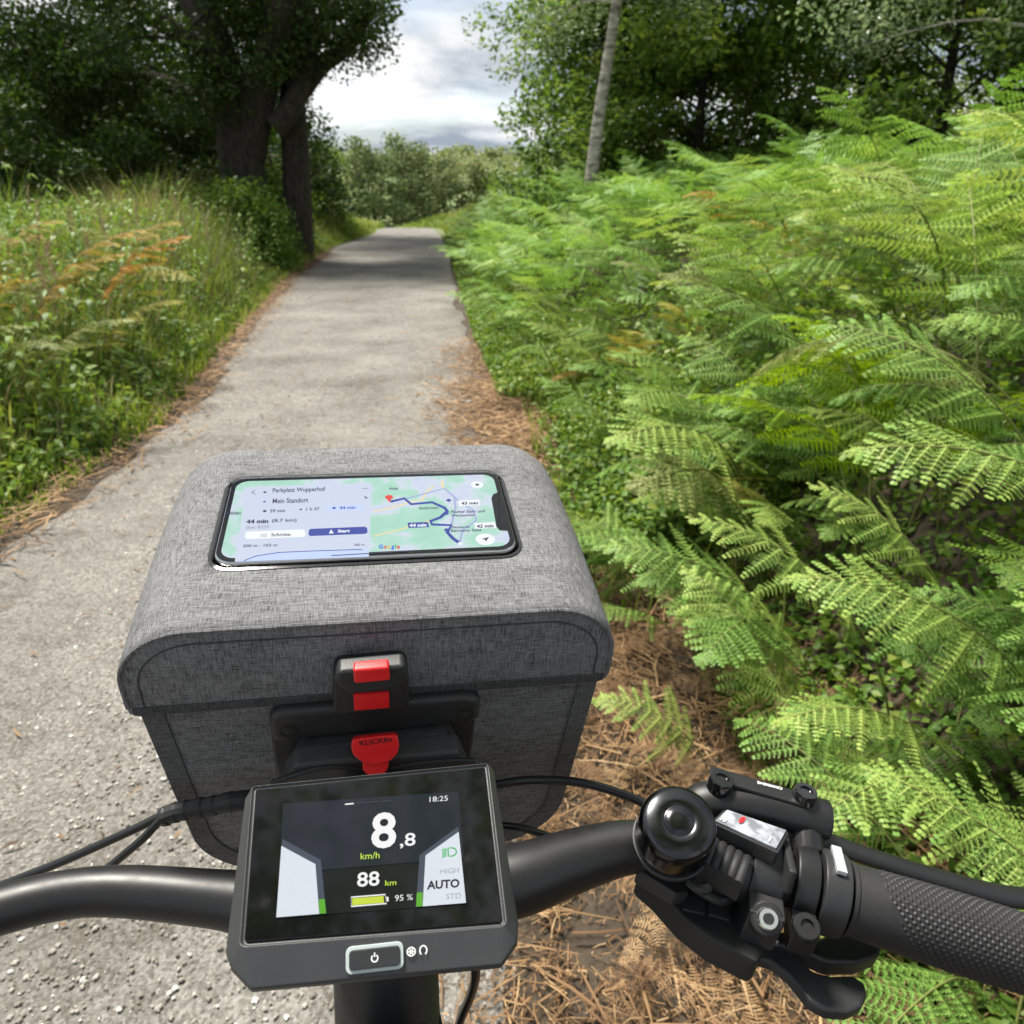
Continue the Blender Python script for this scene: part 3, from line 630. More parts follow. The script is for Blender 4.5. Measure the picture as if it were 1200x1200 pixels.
def under(r, n):
    y = 0.4 + 11.0 * r.random(n) ** 1.5; d = 0.55 + 4.5 * r.random(n) ** 1.5; return edgeR(y) + d, y
patch('bank_undergrowth', 90000, under, 0.032, COVER, 'dark leafy undergrowth between the bracken stalks', 'undergrowth', 2, lambda x, y: 0.03 + 0.22 * sstep(0.6, 1.6, x - edgeR(y)))
def blades(n, fx, hfun, mat, name, label, cat, seed, w=0.005, bend=0.55):
    r = np.random.default_rng(seed); x, y = fx(r, n); n = len(x); z = ground_z(x, y) - 0.01
    h = hfun(x, y) * r.uniform(0.55, 1.15, n); a = r.uniform(0, 6.28, n); dirx, diry = np.cos(a), np.sin(a); b = bend * h * r.uniform(0.2, 1.0, n)
    ww = w * r.uniform(0.6, 1.5, n); px_, py2 = -diry * ww, dirx * ww
    def P(f, k): return np.stack([x + dirx * b * f * f, y + diry * b * f * f, z + h * f * (1 - 0.18 * f)], 1), np.stack([px_ * k, py2 * k, 0 * px_], 1)
    V = []
    for f, k in ((0, 1), (0.4, 0.9), (0.75, 0.6)): c, s = P(f, k); V += [c - s, c + s]
    V.append(P(1, 0)[0]); V = np.stack(V, 1).reshape(-1, 3); k = (np.arange(n) * 7)[:, None]
    T = np.concatenate([k + np.array([t]) for t in ((0, 1, 3), (0, 3, 2), (2, 3, 5), (2, 5, 4), (4, 5, 6))], 0)
    A = np.repeat(np.clip(r.normal(0.5, 0.24, n) + 0.5 * (np.sin(1.7 * x + 2.9 * y) * np.sin(2.2 * y - 1.1 * x)) , 0, 1), 7)
    tag(np_obj(name, np_mesh(name, V, T, A), mat), label, cat, kind='stuff')
def left_verge(r, n):
    y = 1.0 + 24 * r.random(n) ** 1.35; g = 0.02 + 3.4 * r.random(n) ** 1.3; return edgeL(y) - g, y
def lump(x, y): return 0.5 + 0.25 * (np.sin(2.3 * x + 1.1 * y) + np.sin(3.7 * y - 1.9 * x + 1.0) * .7 + np.sin(6.1 * x + 4.3 * y + 2) * .5)
def lv_h(x, y): g = edgeL(y) - x; return (1 + 0.28 * sstep(7, 10, y) * (1 - sstep(15, 18, y))) * (0.62 + 0.62 * lump(x, y)) * (0.14 + 0.62 * sstep(0.0, 0.8, g) + 0.36 * sstep(0.7, 2.0, g))
blades(44000, left_verge, lv_h, GRASS, 'verge_grass', 'long green grass along the left verge of the path', 'grass', 21, 0.0055)
blades(6500, lambda r, n: (lambda y, g: (edgeL(y) - g, y))(2.5 + 13 * r.random(n) ** 1.2, .15 + 2.2 * r.random(n)), lambda x, y: 1.02 * lv_h(x, y), SEED, 'dry_grass', 'dry straw coloured grass mixed into the left verge', 'grass', 26, 0.004, .7)
def left_fore(r, n):
    y = -1.5 + 4.0 * r.random(n); g = 0.05 + 2.6 * r.random(n); return edgeL(y) - g, y
blades(9000, left_fore, lv_h, GRASS, 'near_verge_grass', 'long grass beside the near end of the path', 'grass', 22, 0.005)
def crest(r, n):
    y = 23 + 22 * r.random(n); return np.where(r.random(n) < 0.75, edgeL(y) - 0.1 - 5 * r.random(n), edgeR(y) + 0.1 + 2.5 * r.random(n)), y
blades(16000, crest, lambda x, y: 0.35 + 0 * x, GRASS, 'crest_grass', 'bright short grass where the path bends over the crest', 'grass', 23, 0.012)
def right_grass(r, n):
    y = 2.2 + 15 * r.random(n); d = 0.1 + np.abs(r.normal(0, 0.35, n)); return edgeR(y) + d, y
blades(6000, right_grass, lambda x, y: 0.16 + 0.25 * sstep(.2, 1, x - edgeR(y)), GRASS, 'right_edge_grass', 'thin grass between the ferns and the path', 'grass', 24, 0.004)
def verge_leaf(r, n):
    y = 1.5 + 18 * r.random(n) ** 1.3; g = 0.15 + 2.6 * r.random(n) ** 1.2; return edgeL(y) - g, y
patch('verge_leaves', 46000, verge_leaf, 0.062, NETTLE, 'tangle of small leaves between the verge grasses', 'undergrowth', 5, lambda x, y: 0.12 + 0.85 * sstep(0.05, 1.2, edgeL(y) - x), 0.5, 0.6)
def nettle_mesh(seed, h):
    r = np.random.default_rng(seed); st = MB(); p = [(0, 0, 0)]
    for i in range(1, 6): p.append((r.normal(0, .02) * i, r.normal(0, .02) * i, h * i / 5))
    path = spline(p, 3); st.tube(path, [0.004 * (1 - 0.8 * i / (len(path) - 1)) for i in range(len(path))], 5)
    V = []; T = []; A = []
    nt = 13
    for k in range(nt):
        f = 0.22 + 0.78 * k / (nt - 1); q = np.array(path[int(f * (len(path) - 1))]); l = 0.11 * (1.15 - f) ** 0.6 * (0.6 if k < 2 else 1)
        for a in (0, math.pi):
            an = a + k * 1.57 + r.normal(0, .25); d = np.array([math.cos(an), math.sin(an), -0.25 + r.normal(0, .15)]); w = np.array([-math.sin(an), math.cos(an), 0])
            b = len(V); hw = l * 0.24
            V += [q, q + d * l * .3 + w * hw, q + d * l * .65 + w * hw * .7 + [0, 0, -.01], q + d * l + [0, 0, -.03], q + d * l * .65 - w * hw * .7 + [0, 0, -.01], q + d * l * .3 - w * hw]
            T += [(b, b + 1, b + 5), (b + 1, b + 2, b + 4), (b + 1, b + 4, b + 5), (b + 2, b + 3, b + 4)]; A += [float(np.clip(r.normal(.5, .15), 0, 1))] * 6
    sv = np.array([tuple(v) for v in st.v]); stt = np.array([t_ for f in st.f for t_ in [(f[0], f[i], f[i + 1]) for i in range(1, len(f) - 1)]])
    a = np_mesh('nettle_leaves', np.array(V), np.array(T), np.array(A)); a.materials.append(NETTLE)
    b = np_mesh('nettle_stem', sv, stt, np.full(len(sv), .5)); b.materials.append(FERNST); return a, b
NM = [nettle_mesh(i, h) for i, h in enumerate((0.85, 1.0, 0.75, 1.1))]
rn = np.random.default_rng(8)
for i in range(290):
    y = 2.6 + 14 * rn.random() ** 1.4 if i < 200 else 8.5 + 6 * rn.random(); g = (0.35 if i < 200 else .15) + 2.3 * rn.random() ** 1.2; x = float(edgeL(y)) - g; k = int(rn.integers(4))
    M = xf(x, y, float(ground_z(x, y)) - .01, rn.uniform(.95, 1.45) * (0.7 + 0.3 * min(1, g)), rn.uniform(0, 6.28), rn.normal(0, .1), rn.normal(0, .1))
    t = bpy.data.objects.new('nettle_plant', None); t.empty_display_size = .05; link(t, None, M); tag(t, ('tall' if (i * 7) % 3 else 'short') + (' leafy nettle at the grassy left edge of the path' if g < 1.0 else ' leafy nettle deep in the left verge' if y < 9 else ' leafy nettle in the verge near the old oak'), 'plant', 'nettles in the left verge')
    np_obj('leaves', NM[k][0], NETTLE, t, M); np_obj('stem', NM[k][1], FERNST, t, M)
def seed_mesh(seed):
    r = np.random.default_rng(seed); V = []; T = []; A = []; h = r.uniform(.9, 1.25); dx_ = r.normal(0, .12)
    def pt(f): return np.array([dx_ * f * f, 0.03 * f, h * f])
    b = 0; V += [pt(0) + [.002, 0, 0], pt(0) - [.002, 0, 0], pt(.5) + [.0015, 0, 0], pt(.5) - [.0015, 0, 0], pt(1)]; T += [(0, 1, 3), (0, 3, 2), (2, 3, 4)]; A += [.6] * 5
    for i in range(46):
        f = r.uniform(.72, 1.0); q = pt(f); an = r.uniform(0, 6.28); l = .05 * (1.15 - f) / .4 + .012; d = np.array([math.cos(an) * .5, math.sin(an) * .5, .8]) * l
        b = len(V); V += [q, q + d * .6 + [.004, 0, 0], q + d, q + d * .6 - [.004, 0, 0]]; T += [(b, b + 1, b + 2), (b, b + 2, b + 3)]; A += [r.uniform(.2, .9)] * 4
    me = np_mesh('seed_grass', np.array(V), np.array(T), np.array(A)); me.materials.append(SEED); return me
SM = [seed_mesh(i) for i in range(4)]
for i in range(110):
    y = 3.2 + 9 * rn.random(); g = 0.35 + 1.7 * rn.random(); x = float(edgeL(y)) - g
    o = np_obj('dry_stalk', SM[int(rn.integers(4))], SEED, None, xf(x, y, float(ground_z(x, y)), rn.uniform(.75, 1.05), rn.uniform(0, 6.28), rn.normal(0, .12), rn.normal(0, .12)))
    tag(o, 'dry straw coloured stalk with seed head in the left verge', 'stalk', 'dry seed stalks in the left verge')

# ---------------------------------------------------------------- litter and pebbles
def straw(n, fx, lmin, lmax, name, label, seed, wid=0.0016, zmax=0.05, flat=0.25):
    r = np.random.default_rng(seed); x, y = fx(r, n); n = len(x)
    l = lmin + (lmax - lmin) * r.random(n) ** 2.2; a = r.uniform(0, 6.28, n); el = r.normal(0, flat, n); w = wid * r.uniform(.6, 1.8, n)
    z = np.maximum(ground_z(x, y), 0.012 * (x < edgeR(y))) + 0.006 + zmax * r.random(n) ** 2 + np.abs(np.sin(el)) * l * .5
    d = np.stack([np.cos(a) * np.cos(el), np.sin(a) * np.cos(el), np.sin(el)], 1); s = np.stack([-np.sin(a), np.cos(a), 0 * a], 1) * w[:, None]
    c = np.stack([x, y, z], 1); up = np.array([0, 0, 1.]) * w[:, None] * 1.2; bd = unit(r.normal(0, 1, (n, 3))) * (l * r.uniform(0, .16, n))[:, None]; bd[:, 2] = np.abs(bd[:, 2])
    p0, p1, p2 = c - d * l[:, None] / 2, c + bd, c + d * l[:, None] / 2
    V = np.stack([p0 - s, p0 + s, p0 + up, p1 - s, p1 + s, p1 + up, p2 - s * .5, p2 + s * .5, p2 + up * .5], 1).reshape(-1, 3); k = (np.arange(n) * 9)[:, None]
    T = np.concatenate([k + np.array([t]) for t in ((0, 3, 5), (0, 5, 2), (1, 2, 5), (1, 5, 4), (3, 6, 8), (3, 8, 5), (4, 5, 8), (4, 8, 7))], 0)
    A = np.repeat(np.clip(r.normal(.55, .25, n), 0, 1), 9)
    tag(np_obj(name, np_mesh(name, V, T, A), STRAW), label, 'litter', kind='stuff')
def litter(r, n):
    y = 0.2 + 3.6 * r.random(n) ** 1.15; u = r.random(n); lo = 0.04 - 0.12 * r.random(n); x = edgeR(y) + lo + (1.0 - 0.10 * y) * u - 0.14 * (r.random(n) < .12)
    # open soil shows in clumps
    keep = (np.sin(7 * x + 3 * y) + np.sin(9 * y - 4 * x + 2) + np.sin(15 * x + 11 * y) * .7) > -0.95 - 3.0 * (r.random(n) < .3)
    return x[keep], y[keep]
straw(34000, litter, .008, .045, 'fine_litter', 'fine brown crumbled bracken litter on the soil beside the path', 31, .0011, .03, .35)
straw(2000, litter, .05, .22, 'straw_litter', 'long straw coloured dead bracken stalks on the soil', 32, .0019, .045, .12)
def spill(r, n):
    y = 0.2 + 4 * r.random(n); return edgeR(y) + .05 - .38 * r.random(n) ** 1.8, y
straw(2600, spill, .008, .12, 'edge_litter', 'brown litter crumbs scattered along the right path edge', 36, .0013, .02, .15)
def debris(r, n):
    y = 1 + 17 * r.random(n); return edgeL(y) + (edgeR(y) - edgeL(y)) * r.random(n), y
straw(1500, debris, .008, .05, 'path_debris', 'tiny twigs and leaf crumbs scattered over the gravel path', 37, .0022, .004, .1)
def patch2(r, n):
    c = np.array([(0.02, 4.7), (-.1, 5.5), (-.12, 6.6), (-.05, 5.0), (.1, 4.2), (.12, 3.6)])[r.integers(0, 6, n)]; return c[:, 0] + r.normal(0, .22, n), c[:, 1] + r.normal(0, .38, n)
straw(9000, patch2, .02, .14, 'path_litter', 'brown bracken litter spilling onto the right side of the path', 33, .0022, .03, .2)
def lefte(r, n):
    y = 1 + 16 * r.random(n); return edgeL(y) + r.normal(.02, .10, n), y
straw(3500, lefte, .03, .2, 'verge_litter', 'dry stalks along the left edge of the path', 34, .0022, .03, .2)
DEADF = [frond(70 + i, 1.0, .25, 4, 40, .22, 12, False, 12, 1.2, 0.2) for i in range(3)]
def dead_fronds():
    r = np.random.default_rng(35); out = []
    for i in range(150):
        y = 0.25 + 3.2 * r.random(); x = float(edgeR(y)) + 0.02 + .85 * r.random(); M = xf(x, y, float(ground_z(x, y)) + .02 + .03 * r.random(), r.uniform(.18, .42), r.uniform(0, 6.28), r.normal(0, .3), 1.25 + r.normal(0, .12))
        v, t, a = apply(M, DEADF[int(r.integers(3))][0]); v[:, 2] = np.maximum(v[:, 2], ground_z(v[:, 0], v[:, 1]) + .008); out.append((v, t, np.clip(a + r.normal(0, .2), 0, 1)))
    V, T, A = join(out); tag(np_obj('dead_bracken', np_mesh('dead_bracken', V, T, A), STRAW), 'curled brown dead bracken leaves lying on the soil', 'litter', kind='stuff')
dead_fronds()
def pebbles(n, fx, s0, s1, name, label, seed):
    r = np.random.default_rng(seed); x, y = fx(r, n); n = len(x); s = s0 + (s1 - s0) * r.random(n) ** 3
    base = unit(np.array([(1, 0, 0), (-1, 0, 0), (0, 1, 0), (0, -1, 0), (0, 0, 1), (.7, .7, .5), (-.7, .7, .5), (-.7, -.7, .5), (.7, -.7, .5)], float))
    t0 = np.array([(4, 0, 5), (4, 5, 2), (4, 2, 6), (4, 6, 1), (4, 1, 7), (4, 7, 3), (4, 3, 8), (4, 8, 0), (0, 2, 5), (2, 1, 6), (1, 3, 7), (3, 0, 8)])
    a = r.uniform(0, 6.28, n); ca, sa = np.cos(a)[:, None], np.sin(a)[:, None]
    B_ = base[None] * r.uniform(.75, 1.2, (n, 9, 1)) * np.stack([np.ones(n), r.uniform(.55, 1, n), r.uniform(.4, .7, n)], 1)[:, None, :] * s[:, None, None]
    V = np.stack([B_[..., 0] * ca - B_[..., 1] * sa + x[:, None], B_[..., 0] * sa + B_[..., 1] * ca + y[:, None], B_[..., 2] + .0125 + 0 * x[:, None]], -1).reshape(-1, 3)
    T = ((np.arange(n) * 9)[:, None, None] + t0[None]).reshape(-1, 3)
    tag(np_obj(name, np_mesh(name, V, T, np.repeat(np.clip(r.normal(.5, .33, n), 0, 1), 9)), PEBBLE), label, 'gravel', kind='stuff')
def pth(r, n): y = .2 + 2.6 * r.random(n) ** 1.3; return edgeL(y) + .05 + (edgeR(y) - edgeL(y) - .08) * r.random(n), y
pebbles(22000, pth, .0014, .0075, 'loose_gravel', 'loose grit and small stones on the near path', 51)
def pth2(r, n): y = 2.6 + 9 * r.random(n); return edgeL(y) + .05 + (edgeR(y) - edgeL(y) - .08) * r.random(n), y
pebbles(3500, pth2, .004, .011, 'path_stones', 'scattered small stones along the path', 52)

# ================================================================ the bicycle
TEXTS = []
def text_on(s, M, bl, br, tl, mat, parent, name, z, bold=0.0, ax=2, val=0.0):
    # bl, br, tl: points in frame M (plane of the writing)
    TEXTS.append((s, M, np.array(bl), np.array(br), np.array(tl), mat, parent, name, z, bold))
def flush_texts():
    obs = []
    for s, *_r in TEXTS:
        cu = bpy.data.curves.new('lettering', 'FONT'); cu.body = s; cu.offset = _r[-1]; cu.resolution_u = 3
        ob = bpy.data.objects.new('lettering_source', cu); COL.objects.link(ob); obs.append(ob)
    bpy.context.view_layer.update(); dg = bpy.context.evaluated_depsgraph_get()
    for ob, (s, M, bl, br, tl, mat, parent, name, z, bold) in zip(obs, TEXTS):
        me = bpy.data.meshes.new_from_object(ob.evaluated_get(dg)); me.name = name
        n = len(me.vertices); co = np.empty(n * 3, np.float32); me.vertices.foreach_get('co', co); co = co.reshape(-1, 3)
        lo, hi = co.min(0), co.max(0); u = (co[:, 0] - lo[0]) / (hi[0] - lo[0]); v = (co[:, 1] - lo[1]) / (hi[1] - lo[1])
        ex, ey = br - bl, tl - bl; nn = np.cross(ex, ey); nn = nn / np.linalg.norm(nn)
        P = bl[None] + u[:, None] * ex[None] + v[:, None] * ey[None] + nn[None] * z
        me.vertices.foreach_set('co', P.astype(np.float32).ravel()); me.update()
        me.materials.clear(); me.materials.append(mat)
        o = bpy.data.objects.new(name, me); link(o, parent, M)
    for ob in obs: cu = ob.data; bpy.data.objects.remove(ob); bpy.data.curves.remove(cu)
    TEXTS.clear()
def sheet(poly, z, mat, name, parent, M, ax=2):
    # a thin printed or lit area lying on plane z of frame M; poly in frame coordinates
    me = bpy.data.meshes.new(name); me.from_pydata([(float(p[0]), float(p[1]), float(z)) for p in poly], [], [tuple(range(len(poly)))]); me.materials.append(mat)
    if me.polygons[0].normal.z < 0: me.flip_normals()
    return link(bpy.data.objects.new(name, me), parent, M)
def ribbon(pts, w, z, mat, name, parent, M, closed=False):
    P = [np.array(p[:2], float) for p in pts]; n = len(P); V = []; F_ = []
    for i in range(n):
        a = P[(i - 1) % n] if (closed or i > 0) else P[i]; b = P[(i + 1) % n] if (closed or i < n - 1) else P[i]
        t = (b - a) / (np.linalg.norm(b - a) + 1e-12); s_ = np.array([-t[1], t[0]]) * w / 2
        V += [(*(P[i] + s_), z), (*(P[i] - s_), z)]
    for i in range(n if closed else n - 1):
        j = (i + 1) % n; F_.append((2 * i + 1, 2 * j + 1, 2 * j, 2 * i))
    me = bpy.data.meshes.new(name); me.from_pydata([tuple(map(float, v)) for v in V], [], F_); me.materials.append(mat)
    return link(bpy.data.objects.new(name, me), parent, M)
def disc(c, r, z, mat, name, parent, M, n=20): return sheet([(c[0] + r * math.cos(6.2832 * k / n), c[1] + r * math.sin(6.2832 * k / n)) for k in range(n)], z, mat, name, parent, M)

BO = (-.051, .2125, 1.06)
BF = frame(10, 0, 2, BO)                                    # bicycle frame: x right, y forward, z up, origin under the display
bike = empty('bicycle', Matrix.Translation((-.15, .1, 0.012)) @ Matrix.Rotation(R(10), 4, 'Z'), 'black e-bike with satin handlebar standing on the gravel path', 'bicycle')
# handlebar
bar_pts = [(-.36, -.035, -.02), (-.29, -.012, -.012), (-.225, .028, -.002), (-.175, .050, -.003), (-.13, .061, -.006), (-.075, .054, -.0115), (-.045, .045, -.012), (0, .036, -.006), (.035, .034, -.002), (.0617, .0342, .0005), (.0912, .0399, .0025), (.1166, .0416, .0045), (.1404, .0363, .0038), (.1697, .024, .0011), (.1923, .0129, -.002), (.2262, -.0017, -.0081), (.30, -.034, -.018)]
bar_r = [.0111] * 3 + [.0104, .0104, .0122, .0152, .0159, .0159, .0156, .0138, .0120, .0112] + [.0111] * 4
MB().tube(spline(bar_pts, 6), lerp_list(bar_r, 6), 24).build('handlebar', BLACK, bike, BF)
# stem and steering parts below the display
st = MB()
st.tube([(0, .036, -.006 - .0), (0, .030, -.03), (0, .012, -.075), (0, -.002, -.10)], [.0225, .0235, .0235, .023], 20, True, 0.85)
st.tube([(-.0235, .036, -.006), (.0235, .036, -.006)], .0215, 24)
st.build('stem', PLAST, bike, BF, 0.0012)
MB().box((0, -.006, -.062), (.036, .016, .09), Matrix.Rotation(R(18), 3, 'X')).build('stem_cover', PLAST2, bike, BF, 0.003)
MB().tube([(0, .012, -.06), (0, .06, -.22)], [.0245, .0245], 20).build('steerer_spacers', PLAST2, bike, BF)
GZB = -1.045
MB().tube([(0, .058, -.21), (0, .108, -.37)], [.030, .029], 20).build('head_tube', BLACK, bike, BF)
fk = MB(); fk.tube([(0, .106, -.365), (0, .122, -.415)], [.024, .026], 14); fk.tube([(-.07, .128, -.425), (.07, .128, -.425)], .018, 12)
for s_ in (-1, 1): fk.tube([(s_ * .062, .125, -.40), (s_ * .062, .19, -.55), (s_ * .062, .255, -.70)], [.019, .019, .014], 12)
fk.build('fork', BLACK, bike, BF)
def wheel(cy, name):
    cz = GZB + .352; w = MB(); n = 48
    root = MB()
    ring = [(0, cy + .30 * math.cos(6.2832 * k / n), cz + .30 * math.sin(6.2832 * k / n)) for k in range(n)]
    sp = MB()
    for k in range(28):
        a = 6.2832 * k / 28; sp.tube([(.02 * (-1) ** k, cy + .02 * math.cos(a + .5), cz + .02 * math.sin(a + .5)), (0, cy + .298 * math.cos(a), cz + .298 * math.sin(a))], .001, 4)
    sp.tube([(-.05, cy, cz), (.05, cy, cz)], .018, 14)
    o = sp.build(name, STEEL, bike, BF)
    def torus(rr, tr, nm, mat, fl=1.0):
        t_ = MB(); seg = 12; rings = []
        for k in range(n):
            a = 6.2832 * k / n
            rings.append([(tr * fl * math.sin(6.2832 * j / seg), cy + (rr + tr * math.cos(6.2832 * j / seg)) * math.cos(a), cz + (rr + tr * math.cos(6.2832 * j / seg)) * math.sin(a)) for j in range(seg)])
        t_.loft(rings + [rings[0]], False).build(nm, mat, o, BF)
    torus(.325, .027, 'tyre', TYRE); torus(.298, .012, 'rim', BLACK)
wheel(.262, 'front_wheel'); wheel(-.90, 'rear_wheel')
fr = MB(); fr.tube([(0, .10, -.345), (0, -.14, -.62), (0, -.36, -.77)], [.034, .038, .036], 16); fr.tube([(0, .07, -.25), (0, -.2, -.38), (0, -.50, -.46)], [.026, .022, .02], 14)
fr.tube([(0, -.38, -.78), (0, -.54, -.36)], [.022, .018], 14); fr.box((0, -.37, -.76), (.09, .20, .14))
for s_ in (-1, 1): fr.tube([(s_ * .05, -.40, -.76), (s_ * .06, -.90, GZB + .352)], .012, 10); fr.tube([(s_ * .03, -.51, -.46), (s_ * .06, -.90, GZB + .352)], .010, 10)
fr.build('frame', BLACK, bike, BF, 0.004)
MB().tube([(0, -.53, -.38), (0, -.58, -.20)], [.0155, .0155], 14).build('seatpost', BLACK, bike, BF)
MB().tube([(0, -.42, -.17), (0, -.50, -.165), (0, -.60, -.16), (0, -.68, -.15), (0, -.70, -.15)], [.018, .026, .055, .078, .05], 18, True, 0.38).build('saddle', RUBBER, bike, BF)

# ---- right hand controls, frame K along the bar
ka, kb = Vector((.1404, .0363, .0038)), Vector((.2262, -.0017, -.0081))
kt = (kb - ka).normalized(); ku = (Vector((0, 0, 1)) - kt * kt.z).normalized(); kf = ku.cross(kt)
KF = BF @ Matrix(((kt.x, kf.x, ku.x, .1697), (kt.y, kf.y, ku.y, .024), (kt.z, kf.z, ku.z, .0011), (0, 0, 0, 1)))
def kh(pts, z): return [tuple(hit(KF, a, b, 2, z)) for a, b in pts]
# grip with diamond knurling
gp = MB(); seg, nl = 112, 140; rings = []
for i in range(nl + 1):
    x = .042 + .118 * i / nl; r0 = .0152 + .0012 * math.sin(math.pi * min(1, (x - .042) / .11)) + (.0008 if x < .0445 else 0)
    ring = []
    for k in range(seg):
        a = 6.2832 * k / seg; sA, sB = i / 4 + k / 4, i / 4 - k / 4
        kn = .0008 * (abs(math.sin(math.pi * sA / 1)) * abs(math.sin(math.pi * sB / 1))) ** .6
        dA = abs(((a - R(75) + math.pi) % (2 * math.pi)) - math.pi)
        inside = x > .0545 + .008 * (dA / 1.3) ** 2 and x < .152
        rr = r0 + (kn if inside else .0004)
        ring.append((x, rr * math.cos(a), rr * math.sin(a)))
    rings.append(ring)
gp.loft(rings); GRIPO = gp.build('grip', RUBBER, bike, KF, smooth=25)
# brake clamp ring with bolt, and grip lock ring
rg_ = MB()
def ring_x(mb, x0, x1, r0, r1, cy=0, cz=0, n=36):
    prof = [(r0, x0), (r1, x0), (r1, x1), (r0, x1)]
    rings = [[(z, cy + r * math.cos(6.2832 * k / n), cz + r * math.sin(6.2832 * k / n)) for k in range(n)] for r, z in prof]
    mb.loft(rings + [rings[0]], False)
ring_x(rg_, .0285, .0405, .0112, .0185); rg_.build('lock_ring', PLAST, bike, KF, .0012)
cl = MB(); ring_x(cl, .0165, .0270, .0112, .0180); cl.box((.0220, -.0215, -.004), (.0115, .016, .013)); BRC = cl.build('brake_clamp', BLACK, bike, KF, .0015)
MB().lathe([(.0058, -.003), (.0058, .0015), (.0052, .0022), (.0030, .0022), (.0030, .0008), (.0001, .0008)], Matrix.Translation((.0218, -.0262, .0028)) @ Matrix.Rotation(R(25), 4, 'X'), 20).build('bolt', BLACK, BRC, KF)
MB().box((.0345, .0020, .0184), (.0046, .017, .0022), Matrix.Rotation(R(-6), 3, 'X')).build('polished_insert', ALU, bike, KF, .0004)
# brake reservoir lying in front of the bar
rs = MB()
rs.tube(spline([(-.036, .010, .006), (-.028, .016, .016), (-.010, .0195, .0195), (.012, .0215, .0205), (.0315, .0235, .0205)], 5), lerp_list([.0055, .0090, .0098, .0100, .0098], 5), 18, True, 0.85)
rs.tube([(.022, .021, .016), (.0235, .009, .010)], [.009, .008], 12); rs.box((-.004, .0225, .0282), (.046, .0095, .003))
RES = rs.build('brake_reservoir', BLACK, bike, KF, .001)
for x, y, z, r in ((-.0215, .0185, .0262, .0062), (.0175, .0235, .0292, .0056)):
    MB().lathe([(r, -.003), (r, .0035), (r * .92, .0047), (r * .55, .0047), (r * .5, .0038), (.0002, .0038)], Matrix.Translation((x, y, z)), 24).build('cap_screw', GLOSSB, RES, KF)
p_ = kh([(874, 947), (905, 950), (874, 943)], .0298)
text_on('SHIMANO', KF, (-.0045, .0232, .0297), (.0075, .0238, .0297), (-.0045, .0252, .0297), WHITEINK, RES, 'lettering', .0003, 0.02)
# brake lever blade reaching out in front of the grip
bl_ = MB(); pth_ = spline([(.012, .026, .008), (.030, .028, .004), (.055, .0275, .003), (.085, .030, .000), (.125, .036, -.004), (.150, .046, -.004)], 5)
bl_.tube(pth_, lerp_list([.007, .0068, .0055, .0058, .0065, .0045], 5), 12, True, 0.6); bl_.build('brake_lever', BLACK, bike, KF)
# gear shifter: clamp, body, indicator, levers
cl = MB(); ring_x(cl, -.003, .0125, .0112, .0172); cl.box((.0050, -.0190, -.006), (.016, .018, .020)); cl.box((.0115, -.004, .0135), (.004, .030, .012), Matrix.Rotation(R(-12), 3, 'X'))
SH = cl.build('gear_shifter', PLAST, bike, KF, .0016)
bo = kh([(745, 1024), (770, 1045), (800, 1078), (835, 1105), (888, 1132), (905, 1090), (900, 1060), (850, 1030), (800, 1015)], -.016)
MB().prism(bo, (0, 0, 1), -.014, .002).build('shifter_body', PLAST2, SH, KF, .003)
for q in ([(800, 1046), (826, 1046), (826, 1072), (800, 1066)], [(830, 1040), (858, 1048), (856, 1080), (830, 1072)]):
    MB().prism(kh(q, -.0135), (0, 0, 1), -.002, .0006).build('cover_panel', PLAST, SH, KF, .0008)
bo2 = kh([(745, 1024), (748, 1018), (802, 1030), (806, 1052), (790, 1052)], -.010)
MB().prism(bo2, (0, 0, 1), -.006, .003).build('cover_ridge', PLAST, SH, KF, .0012)
MB().lathe([(.0072, -.004), (.0072, .0008), (.0064, .0016)], Matrix.Translation((.0052, -.0272, .0015)) @ Matrix.Rotation(R(38), 4, 'X'), 24).build('bolt_seat', PLAST2, SH, KF)
MB().lathe([(.0047, -.003), (.0047, .0022), (.0040, .0031), (.0024, .0031), (.0024, .0012), (.0002, .0012)], Matrix.Translation((.0052, -.0276, .0020)) @ Matrix.Rotation(R(38), 4, 'X'), 24).build('clamp_bolt', STEEL, SH, KF)
MB().lathe([(.0023, 0), (.0023, .0003)], Matrix.Translation((.0052, -.0276, .0020)) @ Matrix.Rotation(R(38), 4, 'X') @ Matrix.Translation((0, 0, .0030)), 6).build('hex_socket', PLAST2, SH, KF)
# indicator window: a slim tilted box, sky reflection painted into its glossy face
ind = np.array(kh([(833, 962), (849, 946), (926, 973), (913, 999)], .0235))
INDM, nt, p, out = newmat('indicator_painted_sheen'); p.inputs['Roughness'].default_value = .04; p.inputs['Base Color'].default_value = (.012, .012, .013, 1)
vn = noise(nt, coords(nt), 160, 3); nt.links.new(ramp(nt, vn, [(.42, (.16, .17, .19)), (.62, (.42, .45, .50))]), p.inputs['Base Color'])  # pale grey mottling stands in for sky mirrored in the window
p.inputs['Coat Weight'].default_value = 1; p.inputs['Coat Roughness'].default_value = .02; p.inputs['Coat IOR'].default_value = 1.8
MB().prism([tuple(q) for q in ind], (0, 0, 1), -.009, -.0006).build('gear_indicator', PLAST, SH, KF, .0012)
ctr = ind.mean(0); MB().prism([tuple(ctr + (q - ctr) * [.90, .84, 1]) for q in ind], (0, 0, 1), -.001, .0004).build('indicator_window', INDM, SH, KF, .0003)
def ip(u, v): return tuple((ind[0] * (1 - u) * (1 - v) + ind[3] * u * (1 - v) + ind[1] * (1 - u) * v + ind[2] * u * v) + [0, 0, .0008])
